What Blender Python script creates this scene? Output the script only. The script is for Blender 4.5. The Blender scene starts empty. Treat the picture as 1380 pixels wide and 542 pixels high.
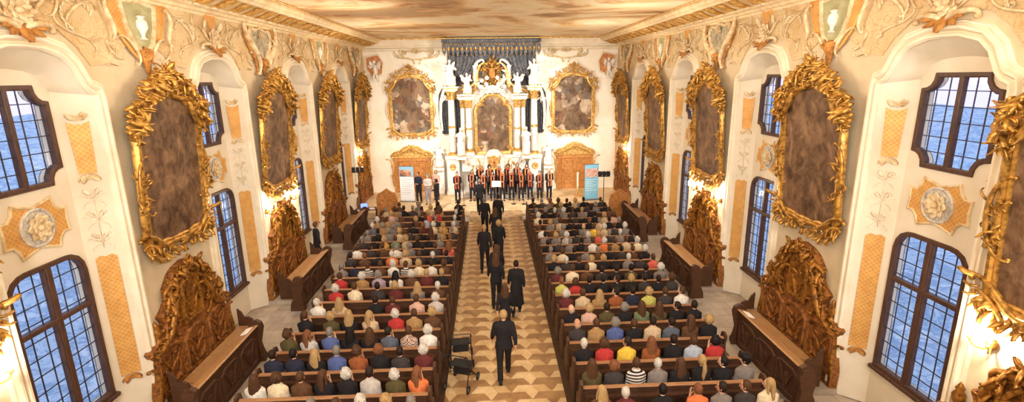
import bpy, bmesh, math, random
from math import sin, cos, pi, radians, sqrt, atan2
from mathutils import Vector, Matrix, Euler
from mathutils.geometry import tessellate_polygon
random.seed(7)
SC = bpy.context.scene
COL = SC.collection

# ------------------------------------------------------------------ helpers
class MB:
    """collects vertices and faces, then links them as ONE mesh object"""
    def __init__(s): s.v = []; s.f = []; s.m = []
    def add(s, vs, fs, mi=0):
        b = len(s.v); s.v.extend(vs); s.f.extend(tuple(b+i for i in f) for f in fs); s.m.extend([mi]*len(fs))
    def box(s, x0, x1, y0, y1, z0, z1, mi=0, ch=0.0):
        if x0 > x1: x0, x1 = x1, x0
        if y0 > y1: y0, y1 = y1, y0
        if ch <= 0:
            vs = [(x, y, z) for z in (z0, z1) for y in (y0, y1) for x in (x0, x1)]
            s.add(vs, [(0,2,3,1),(4,5,7,6),(0,1,5,4),(2,6,7,3),(0,4,6,2),(1,3,7,5)], mi); return
        bm = bmesh.new(); bmesh.ops.create_cube(bm, size=1)
        for v in bm.verts: v.co = Vector(((x0+x1)/2+v.co.x*(x1-x0), (y0+y1)/2+v.co.y*(y1-y0), (z0+z1)/2+v.co.z*(z1-z0)))
        bmesh.ops.bevel(bm, geom=bm.edges[:], offset=ch, segments=1, affect='EDGES')
        s.bm(bm, mi)
    def bm(s, bm, mi=0, M=None):
        bm.verts.index_update()
        s.add([tuple(M @ v.co) if M else tuple(v.co) for v in bm.verts], [tuple(v.index for v in f.verts) for f in bm.faces], mi); bm.free()
    def mesh(s, me, M=None, mi=0):
        s.add([tuple(M @ v.co) if M else tuple(v.co) for v in me.vertices], [tuple(p.vertices) for p in me.polygons], mi)
    def lathe(s, prof, cx=0, cy=0, n=12, mi=0, sx=1, sy=1, wave=0, wn=0):
        vs = []; fs = []; k = len(prof)
        for i in range(n):
            a = 2*pi*i/n
            w = 1+wave*cos(wn*a)
            for r, z in prof: vs.append((cx+r*cos(a)*sx*w, cy+r*sin(a)*sy*w, z))
        for i in range(n):
            j = (i+1) % n
            for q in range(k-1): fs.append((i*k+q, j*k+q, j*k+q+1, i*k+q+1))
        fs.append(tuple(i*k for i in reversed(range(n)))); fs.append(tuple(i*k+k-1 for i in range(n)))
        s.add(vs, fs, mi)
    def rings(s, rr, n=14, mi=0, fold=0, fn=7):
        """stack of elliptical rings (cx, cy, z, rx, ry)"""
        vs = []; fs = []
        for q, (cx, cy, z, rx, ry) in enumerate(rr):
            for i in range(n):
                a = 2*pi*i/n; w = 1+fold*(1-q/(len(rr)-1))*cos(fn*a)
                vs.append((cx+rx*cos(a)*w, cy+ry*sin(a)*w, z))
        for q in range(len(rr)-1):
            for i in range(n):
                j = (i+1) % n; fs.append((q*n+i, q*n+j, q*n+n+j, q*n+n+i))
        fs.append(tuple(reversed(range(n)))); fs.append(tuple((len(rr)-1)*n+i for i in range(n)))
        s.add(vs, fs, mi)
    def tube(s, pts, rad, n=6, mi=0, sq=1.0, up=None):
        pts = [Vector(p) for p in pts]; m = len(pts)
        if not isinstance(rad, (list, tuple)): rad = [rad]*m
        vs = []; fs = []; prev = None
        for i, p in enumerate(pts):
            t = (pts[min(i+1, m-1)]-pts[max(i-1, 0)]); t = t.normalized() if t.length > 1e-9 else Vector((0,0,1))
            if prev is None:
                a = Vector(up) if up else (Vector((1,0,0)) if abs(t.x) < .9 else Vector((0,1,0)))
            else: a = prev
            a = a-t*a.dot(t)
            if a.length < 1e-6: a = t.orthogonal()
            a.normalize(); b = t.cross(a); prev = a
            for j in range(n):
                an = 2*pi*j/n; vs.append(tuple(p+a*cos(an)*rad[i]*sq+b*sin(an)*rad[i]))
        for i in range(m-1):
            for j in range(n):
                k = (j+1) % n; fs.append((i*n+j, i*n+k, i*n+n+k, i*n+n+j))
        fs.append(tuple(reversed(range(n)))); fs.append(tuple((m-1)*n+j for j in range(n)))
        s.add(vs, fs, mi)
    def ball(s, c, r, n=8, mi=0, sx=1, sy=1, sz=1):
        k = max(4, n//2+1); vs = [(c[0], c[1], c[2]+r*sz)]; fs = []
        for q in range(1, k):
            t = pi*q/k
            for i in range(n):
                a = 2*pi*i/n; vs.append((c[0]+r*sin(t)*cos(a)*sx, c[1]+r*sin(t)*sin(a)*sy, c[2]+r*cos(t)*sz))
        vs.append((c[0], c[1], c[2]-r*sz)); L = len(vs)-1
        for i in range(n):
            j = (i+1) % n; fs.append((0, 1+i, 1+j))
            for q in range(k-2): fs.append((1+q*n+i, 1+q*n+n+i, 1+q*n+n+j, 1+q*n+j))
            fs.append((L, L-n+j, L-n+i))
        s.add(vs, fs, mi)
    def plate(s, out, x0, x1, mi=0, holes=(), back=False, axis='x'):
        """flat plate in the (y,z) plane: outline OUT with HOLES, front at x1, back at x0"""
        loops = [list(out)]+[list(h) for h in holes]
        P = (lambda x, p: (x, p[0], p[1])) if axis == 'x' else (lambda x, p: (p[0], x, p[1])) if axis == 'y' else (lambda x, p: (p[0], p[1], x))
        tri = tessellate_polygon([[Vector((p[0], p[1], 0)) for p in l] for l in loops])
        flat = [p for l in loops for p in l]
        s.add([P(x1, p) for p in flat], [tuple(t) for t in tri], mi)
        if back: s.add([P(x0, p) for p in flat], [tuple(reversed(t)) for t in tri], mi)
        if x0 != x1:
            for l in loops:
                n = len(l)
                s.add([P(x0, p) for p in l]+[P(x1, p) for p in l], [(i, (i+1) % n, n+(i+1) % n, n+i) for i in range(n)], mi)
    def sweep(s, path, prof, closed=True, mi=0):
        """profile of (offset to the right-hand outside, x) carried along a (y,z) path with mitred corners"""
        n = len(path); k = len(prof); vs = []; fs = []
        ar = sum(path[i][0]*path[(i+1) % n][1]-path[(i+1) % n][0]*path[i][1] for i in range(n))
        sg = 1 if ar > 0 else -1
        for i in range(n):
            p = Vector(path[i]); a = Vector(path[i-1]) if (closed or i > 0) else None; b = Vector(path[(i+1) % n]) if (closed or i < n-1) else None
            d1 = (p-a).normalized() if a is not None else None; d2 = (b-p).normalized() if b is not None else None
            if d1 is None: d1 = d2
            if d2 is None: d2 = d1
            n1 = Vector((d1.y, -d1.x))*sg; n2 = Vector((d2.y, -d2.x))*sg
            m = n1+n2; m = n1 if m.length < 1e-6 else m.normalized()
            f = 1/max(.45, m.dot(n1))
            for o, x in prof: vs.append((x, p.x+m.x*o*f, p.y+m.y*o*f))
        for i in range(n if closed else n-1):
            j = (i+1) % n
            for q in range(k-1): fs.append((i*k+q, j*k+q, j*k+q+1, i*k+q+1))
        s.add(vs, fs, mi)
    def mirror_y(s):
        b = len(s.v); s.v += [(x, -y, z) for x, y, z in s.v]; s.f += [tuple(b+i for i in reversed(f)) for f in s.f]; s.m += s.m[:]
        return s
    def xf(s, M): s.v = [tuple(M @ Vector(p)) for p in s.v]; return s
    def data(s, name, mats, smooth=40):
        me = bpy.data.meshes.new(name); me.from_pydata(s.v, [], s.f)
        for m in (mats if isinstance(mats, (list, tuple)) else [mats]): me.materials.append(m)
        me.polygons.foreach_set('material_index', s.m)
        bm = bmesh.new(); bm.from_mesh(me); bmesh.ops.recalc_face_normals(bm, faces=bm.faces[:]); bm.to_mesh(me); bm.free()
        if smooth:
            me.polygons.foreach_set('use_smooth', [True]*len(me.polygons)); me.set_sharp_from_angle(angle=radians(smooth))
        me.update(); return me
    def build(s, name, mats, parent=None, smooth=40, **kw):
        return link(name, s.data(name, mats, smooth), parent, **kw)

def link(name, data, parent=None, loc=None, rot=None, **kw):
    o = bpy.data.objects.new(name, data); COL.objects.link(o)
    if parent is not None: o.parent = parent
    if loc is not None: o.location = loc
    if rot is not None: o.rotation_euler = rot
    tag(o, **kw); return o
def tag(o, label=None, cat=None, group=None, kind=None, color=None):
    if label: o['label'] = label
    if cat: o['category'] = cat
    if group: o['group'] = group
    if kind: o['kind'] = kind
    if color: o.color = (*color, 1)
    return o
def empty(name, loc=(0,0,0), rot=(0,0,0), **kw):
    o = bpy.data.objects.new(name, None); COL.objects.link(o); o.location = loc; o.rotation_euler = rot; o.empty_display_size = .1
    return tag(o, **kw)
KIDS = {}
def dup(root, loc=None, rotz=None, label=None, scale=None, group=None):
    """a copy of a thing with copies of its parts and sub-parts"""
    if root.name not in KIDS: KIDS[root.name] = [(c, list(c.children)) for c in root.children]
    r = root.copy(); COL.objects.link(r)
    if loc is not None: r.location = loc
    if rotz is not None: r.rotation_euler = (0, 0, rotz)
    if scale is not None: r.scale = scale
    if label: r['label'] = label
    if group: r['group'] = group
    for c, sub in KIDS[root.name]:
        k = c.copy(); COL.objects.link(k); k.parent = r
        for g in sub:
            q = g.copy(); COL.objects.link(q); q.parent = k
    return r
def evaluated(o):
    dg = bpy.context.evaluated_depsgraph_get(); dg.update()
    me = bpy.data.meshes.new_from_object(o.evaluated_get(dg)); return me
def remesh(mb, vox, smooth=2, name='m'):
    me = bpy.data.meshes.new(name); me.from_pydata(mb.v, [], mb.f); o = bpy.data.objects.new(name, me); COL.objects.link(o)
    m = o.modifiers.new('r', 'REMESH'); m.mode = 'VOXEL'; m.voxel_size = vox
    if smooth:
        q = o.modifiers.new('s', 'SMOOTH'); q.factor = .5; q.iterations = smooth
    r = evaluated(o); bpy.data.objects.remove(o); bpy.data.meshes.remove(me); r.name = name
    r.polygons.foreach_set('use_smooth', [True]*len(r.polygons)); return r

# ------------------------------------------------------------------ materials
def srgb(r, g, b):
    f = lambda c: (c/255/12.92) if c/255 <= .04045 else ((c/255+.055)/1.055)**2.4
    return (f(r), f(g), f(b))
class NT:
    def __init__(s, name):
        s.m = bpy.data.materials.new(name); s.m.use_nodes = True; s.t = s.m.node_tree; s.t.nodes.clear()
        s.out = s.n('ShaderNodeOutputMaterial'); s.b = s.n('ShaderNodeBsdfPrincipled'); s.l(s.b, 0, s.out, 0)
        s.co = s.n('ShaderNodeTexCoord')
    def n(s, t, **kw):
        x = s.t.nodes.new(t)
        for k, v in kw.items(): setattr(x, k, v)
        return x
    def l(s, a, ao, b, bi): s.t.links.new(a.outputs[ao], b.inputs[bi])
    def map(s, scale=(1,1,1), rot=(0,0,0), src='Object', off=None):
        m = s.n('ShaderNodeMapping'); m.inputs['Scale'].default_value = scale; m.inputs['Rotation'].default_value = rot
        s.l(s.co, src, m, 0)
        if off is not None: s.l(off[0], off[1], m, 'Location')
        return m
    def noise(s, scale, detail=4, rough=.55, dist=0, vec=None):
        x = s.n('ShaderNodeTexNoise'); x.inputs['Scale'].default_value = scale; x.inputs['Detail'].default_value = detail
        x.inputs['Roughness'].default_value = rough; x.inputs['Distortion'].default_value = dist
        s.l(vec or s.co, 0 if vec else 'Object', x, 'Vector'); return x
    def ramp(s, src, out, stops, interp='LINEAR'):
        r = s.n('ShaderNodeValToRGB'); r.color_ramp.interpolation = interp; e = r.color_ramp.elements
        while len(e) < len(stops): e.new(.5)
        for i, (p, c) in enumerate(stops): e[i].position = p; e[i].color = (*c, 1)
        s.l(src, out, r, 0); return r
    def bump(s, src, out, strength=.3, dist=.02):
        b = s.n('ShaderNodeBump'); b.inputs['Strength'].default_value = strength; b.inputs['Distance'].default_value = dist
        s.l(src, out, b, 'Height'); s.l(b, 0, s.b, 'Normal'); return b
    def set(s, **kw):
        for k, v in kw.items(): s.b.inputs[k.replace('_', ' ')].default_value = v
        return s
    def mix(s, fac, a, b, mode='MIX'):
        x = s.n('ShaderNodeMix', data_type='RGBA', blend_type=mode)
        for i, v in ((0, fac), (6, a), (7, b)):
            if isinstance(v, tuple) and len(v) == 2 and hasattr(v[0], 'outputs'): s.t.links.new(v[0].outputs[v[1]], x.inputs[i])
            elif isinstance(v, (int, float)): x.inputs[i].default_value = v
            else: x.inputs[i].default_value = (*v, 1)
        return x
def two_tone(name, c1, c2, scale=3, rough=.7, metal=0, bump=.0, bscale=30, bd=.01, lo=.35, hi=.65, dist=0, spec=.4):
    t = NT(name); n = t.noise(scale, 5, .6, dist); r = t.ramp(n, 0, [(lo, c1), (hi, c2)]); t.l(r, 0, t.b, 'Base Color')
    t.set(Roughness=rough, Metallic=metal, Specular_IOR_Level=spec)
    if bump: t.bump(t.noise(bscale, 4, .6, dist), 0, bump, bd)
    return t.m
PLASTER = two_tone('wall_plaster', srgb(208,188,152), srgb(222,204,170), 1.1, .85, 0, .12, 25)
NICHE = two_tone('niche_plaster', srgb(222,208,182), srgb(232,220,198), 1.4, .85, 0, .1, 25)
MOULD = two_tone('moulding_plaster', srgb(230,214,184), srgb(242,230,206), 2, .7, 0, .05, 30)
RELIEF = two_tone('plaster_relief', srgb(204,182,144), srgb(240,230,210), 9, .8)
STUCCO = two_tone('stucco_cream', srgb(186,150,98), srgb(232,212,172), 5, .75, 0, .25, 40, .01, .3, .6)
STUCCO_FIELD = None
OCHRE = two_tone('stucco_ochre', srgb(150,92,38), srgb(204,146,72), 6, .7, 0, .3, 50)
GREEN = two_tone('stucco_green', srgb(150,146,104), srgb(188,182,140), 3, .8)
GREYPAINT = two_tone('painted_medallion', srgb(128,118,98), srgb(198,184,154), 4, .8, dist=1.5)
ORANGEPAINT = two_tone('painted_orange_field', srgb(186,118,70), srgb(216,158,104), 5, .8)
GOLD = two_tone('gilding', srgb(100,62,22), srgb(214,162,78), 9, .38, .58, .3, 60, .006, .3, .6)
GOLD_BRIGHT = two_tone('bright_gilding', srgb(188,134,58), srgb(240,204,128), 8, .35, .5, .2, 60, .005)
GOLD_DARK = two_tone('dark_gilded_wood', srgb(84,48,16), srgb(182,124,48), 11, .42, .45, .4, 45, .01, .32, .62)
WAINSCOT = two_tone('carved_brown_wood', srgb(88,48,18), srgb(166,104,44), 7, .45, .15, .9, 16, .03, .36, .6, 1.2)
DOORWOOD = two_tone('door_wood', srgb(170,110,54), srgb(204,142,78), 6, .42, .1, .35, 25, .01)
MARBLE = two_tone('white_marble', srgb(222,213,198), srgb(246,241,233), 4, .45, 0, 0, dist=2)
MARBLE_GREY = two_tone('grey_marble', srgb(170,160,146), srgb(226,218,204), 4, .4, 0, 0, dist=3)
STONE = two_tone('step_stone', srgb(150,118,84), srgb(198,166,124), 3, .6, 0, .1)
def wood(name, c1, c2, rough=.5, sc=(1.2, 14, 14)):
    t = NT(name); n = t.noise(3, 6, .65, .6, t.map(sc)); r = t.ramp(n, 0, [(.3, c1), (.7, c2)]); t.l(r, 0, t.b, 'Base Color')
    t.set(Roughness=rough, Specular_IOR_Level=.35); t.bump(n, 0, .2, .006); return t.m
PEW = wood('pew_dark_wood', srgb(58,38,27), srgb(94,62,42))
PEW_TOP = wood('pew_rail_wood', srgb(142,98,64), srgb(184,136,94), .55)
STALL = wood('stall_dark_wood', srgb(52,32,20), srgb(92,58,34))
STALL_TOP = wood('stall_rail_wood', srgb(140,98,58), srgb(190,146,98), .45)
WINWOOD = wood('window_wood', srgb(62,42,34), srgb(98,68,52), .5, (8, 8, 1.2))
LEAD = NT('lead_came').set(Base_Color=(*srgb(58,54,60), 1), Roughness=.6).m
METAL = NT('black_metal').set(Base_Color=(*srgb(34,32,32), 1), Roughness=.5, Metallic=.3).m
CHROME = NT('grey_steel').set(Base_Color=(*srgb(150,146,140), 1), Roughness=.35, Metallic=.9).m
RUBBER = NT('black_rubber').set(Base_Color=(*srgb(24,23,23), 1), Roughness=.8).m
PAPER = NT('white_paper').set(Base_Color=(*srgb(240,236,228), 1), Roughness=.8).m
WAX = NT('white_candle_wax').set(Base_Color=(*srgb(248,238,214), 1), Roughness=.5).m
def lattice():
    t = NT('golden_lattice'); m = t.map((1,1,1), (radians(45), 0, 0))
    hs = []
    sep = t.n('ShaderNodeSeparateXYZ'); t.l(m, 0, sep, 0)
    for ax in ('Y', 'Z'):
        a = t.n('ShaderNodeMath', operation='MULTIPLY'); t.l(sep, ax, a, 0); a.inputs[1].default_value = 15
        b = t.n('ShaderNodeMath', operation='PINGPONG'); t.l(a, 0, b, 0); b.inputs[1].default_value = .5
        hs.append(b)
    mn = t.n('ShaderNodeMath', operation='MINIMUM'); t.l(hs[0], 0, mn, 0); t.l(hs[1], 0, mn, 1)
    r = t.ramp(mn, 0, [(.08, srgb(232,186,112)), (.2, srgb(214,156,82))]); n = t.noise(5, 4)
    x = t.mix(.35, (r, 0), (t.ramp(n, 0, [(.35, srgb(188,120,50)), (.65, srgb(234,182,102))]), 0))
    t.l(x, 2, t.b, 'Base Color'); t.set(Roughness=.5, Metallic=.25)
    t.bump(mn, 0, -.5, .02); return t.m
LATTICE = lattice()
def field():
    """wall above the niches: cream plaster with an ochre painted scroll pattern"""
    t = NT('painted_stucco_field'); n = t.noise(2.6, 3, .5, 3.2); r = t.ramp(n, 0, [(.44, srgb(212,188,142)), (.495, srgb(170,122,68)), (.52, srgb(220,196,150)), (.62, srgb(204,178,130))])
    n2 = t.noise(.8, 3); r2 = t.ramp(n2, 0, [(.35, srgb(194,156,102)), (.6, srgb(232,212,172))])
    x = t.mix(.45, (r, 0), (r2, 0)); t.l(x, 2, t.b, 'Base Color'); t.set(Roughness=.85); t.bump(n, 0, .25, .02); return t.m
STUCCO_FIELD = field()
def fresco():
    t = NT('ceiling_fresco'); m = t.map((.1, .13, 1)); n = t.noise(1.5, 9, .62, 1.1, m)
    r = t.ramp(n, 0, [(.38, srgb(150,98,48)), (.43, srgb(212,154,88)), (.47, srgb(244,220,174)), (.55, srgb(250,236,208)), (.59, srgb(240,200,140)), (.66, srgb(180,122,64))])
    n2 = t.noise(3.2, 6, .6, 1, t.map((.22, .26, 1))); r2 = t.ramp(n2, 0, [(.36, srgb(160,104,54)), (.45, srgb(248,222,172)), (.6, srgb(244,216,160)), (.7, srgb(196,132,76))])
    x = t.mix(.3, (r, 0), (r2, 0)); t.l(x, 2, t.b, 'Base Color'); t.set(Roughness=.85); return t.m
FRESCO = fresco()
def painting(name, stops, sc=1.5, dist=1.2):
    t = NT(name); oi = t.n('ShaderNodeObjectInfo'); m = t.map((1, 1, .8), off=(oi, 'Location'))
    n = t.noise(sc, 5, .6, dist, m); r = t.ramp(n, 0, stops)
    n2 = t.noise(sc*3.5, 4, .6, .8, m); r2 = t.ramp(n2, 0, [(.4, stops[0][1]), (.62, stops[-1][1])])
    x = t.mix(.25, (r, 0), (r2, 0)); t.l(x, 2, t.b, 'Base Color'); t.set(Roughness=.5, Specular_IOR_Level=.2); return t.m
DARKPIC = painting('dark_old_painting', [(.35, srgb(66,46,32)), (.5, srgb(104,76,54)), (.62, srgb(138,106,78)), (.76, srgb(172,138,104))])
ALTPIC = painting('figure_painting', [(.36, srgb(54,40,32)), (.46, srgb(104,78,58)), (.54, srgb(138,108,82)), (.6, srgb(112,92,82)), (.68, srgb(196,160,124))], 1.5, .6)
def figures():
    """an old canvas with vague groups of clothed figures under a dark sky"""
    t = NT('altar_figure_painting'); oi = t.n('ShaderNodeObjectInfo'); m = t.map((1, 1, .75), off=(oi, 'Location'))
    w = t.noise(2.2, 4, .6, .5, m); ad = t.n('ShaderNodeVectorMath', operation='MULTIPLY_ADD'); t.l(w, 1, ad, 0); ad.inputs[1].default_value = (.5, .5, .5); t.l(m, 0, ad, 2)
    v = t.n('ShaderNodeTexVoronoi'); v.inputs['Scale'].default_value = 3.2; t.l(ad, 0, v, 'Vector'); sp = t.n('ShaderNodeSeparateColor'); t.l(v, 'Color', sp, 0)
    c = t.ramp(sp, 0, [(0, srgb(92,66,48)), (.22, srgb(150,118,86)), (.4, srgb(206,178,146)), (.55, srgb(134,86,62)), (.7, srgb(122,114,104)), (.85, srgb(222,198,168)), (1, srgb(84,60,44))], 'CONSTANT')
    n = t.noise(.9, 4, .6, .4, m); k = t.ramp(n, 0, [(.44, (0, 0, 0)), (.56, (1, 1, 1))]); g = t.ramp(t.noise(3, 5, .6, .5, m), 0, [(.35, srgb(78,58,42)), (.65, srgb(132,104,76))])
    x = t.mix((k, 0), (g, 0), (c, 0)); y = t.mix(.3, (x, 2), (g, 0)); t.l(y, 2, t.b, 'Base Color'); t.set(Roughness=.55, Specular_IOR_Level=.2); return t.m
ALTPIC = figures()
def objcol(name, rough=.85, pat=None, bump=.25, bs=40):
    t = NT(name); oi = t.n('ShaderNodeObjectInfo'); n = t.noise(14, 3)
    g = t.ramp(n, 0, [(.3, (.72, .72, .72)), (.7, (1, 1, 1))]); x = t.mix(1, (oi, 'Color'), (g, 0), 'MULTIPLY'); src = (x, 2)
    if pat == 'stripe':
        w = t.n('ShaderNodeTexWave', bands_direction='Z'); w.inputs['Scale'].default_value = 5; t.l(t.co, 'Object', w, 0)
        x = t.mix((t.ramp(w, 1, [(.45, (0,0,0)), (.55, (1,1,1))]), 0), src, srgb(36,34,36)); src = (x, 2)
    if pat == 'check':
        w = t.n('ShaderNodeTexChecker'); w.inputs['Scale'].default_value = 28; t.l(t.co, 'Object', w, 0); w.inputs[1].default_value = (1,1,1,1); w.inputs[2].default_value = (.25,.14,.12,1)
        x = t.mix(1, src, (w, 0), 'MULTIPLY'); src = (x, 2)
    if pat == 'hair':
        nn = t.noise(9, 4, .7, 0, t.map((9, 9, 1.2))); x = t.mix(1, src, (t.ramp(nn, 0, [(.3, (.6,.6,.6)), (.7, (1,1,1))]), 0), 'MULTIPLY'); src = (x, 2)
    t.l(src[0], src[1], t.b, 'Base Color'); t.set(Roughness=rough, Specular_IOR_Level=.2)
    if bump: t.bump(t.noise(bs, 3), 0, bump, .01)
    return t.m
CLOTH = objcol('cloth'); CLOTH_STRIPE = objcol('striped_cloth', pat='stripe'); CLOTH_CHECK = objcol('checked_cloth', pat='check')
HAIR = objcol('hair_strands', .6, 'hair', .3, 60); SKIN = objcol('skin_tone', .55, None, 0)
EYE = NT('eye_dark').set(Base_Color=(*srgb(40,30,26), 1), Roughness=.2).m
LIP = NT('lip_colour').set(Base_Color=(*srgb(176,96,84), 1), Roughness=.5).m
DRAPE = two_tone('blue_grey_brocade', srgb(44,46,56), srgb(124,120,116), 7, .6, .1, .3, 25, .01, .4, .66, 2)
def tile(name, c1, c2): return two_tone(name, c1, c2, 2.2, .38, 0, .05, 20)
TILE_A = tile('tile_cream', srgb(200,168,120), srgb(226,198,152)); TILE_B = tile('tile_ochre', srgb(184,148,100), srgb(212,178,128)); TILE_C = tile('tile_brown', srgb(140,104,68), srgb(174,136,92))
def slabs():
    t = NT('grey_floor_slabs'); b = t.n('ShaderNodeTexBrick'); t.l(t.co, 'Object', b, 0); b.offset = .5
    for k, v in (('Color1', (*srgb(156,140,122), 1)), ('Color2', (*srgb(186,170,150), 1)), ('Mortar', (*srgb(112,98,84), 1))): b.inputs[k].default_value = v
    b.inputs['Scale'].default_value = 1.6; b.inputs['Mortar Size'].default_value = .012; b.inputs['Row Height'].default_value = .7; b.inputs['Brick Width'].default_value = .75
    x = t.mix(.3, (b, 0), (t.ramp(t.noise(3, 5), 0, [(.3, srgb(140,122,104)), (.7, srgb(200,186,168))]), 0)); t.l(x, 2, t.b, 'Base Color'); t.set(Roughness=.45); return t.m
SLABS = slabs()
FLOORWOOD = wood('pew_floor_boards', srgb(62,42,28), srgb(92,64,42), .6)
def glass():
    t = NT('window_glass'); t.t.nodes.remove(t.b)
    a = t.n('ShaderNodeBsdfTransparent'); a.inputs[0].default_value = (.94, .96, 1, 1); g = t.n('ShaderNodeBsdfGlossy'); g.inputs['Roughness'].default_value = .12
    m = t.n('ShaderNodeMixShader'); m.inputs[0].default_value = .05; t.l(a, 0, m, 1); t.l(g, 0, m, 2); t.l(m, 0, t.out, 0)
    b = t.n('ShaderNodeBump'); b.inputs['Strength'].default_value = .3; b.inputs['Distance'].default_value = .01; t.l(t.noise(6, 2), 0, b, 'Height'); t.l(b, 0, g, 'Normal'); return t.m
GLASS = glass()
def emit(name, col, s):
    t = NT(name); t.set(Base_Color=(*col, 1), Emission_Color=(*col, 1), Emission_Strength=s); return t.m
BULB = emit('lit_candle_bulb', srgb(255,226,170), 60)
SCREEN = emit('lit_laptop_screen', srgb(120,150,255), 2.2)
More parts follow.
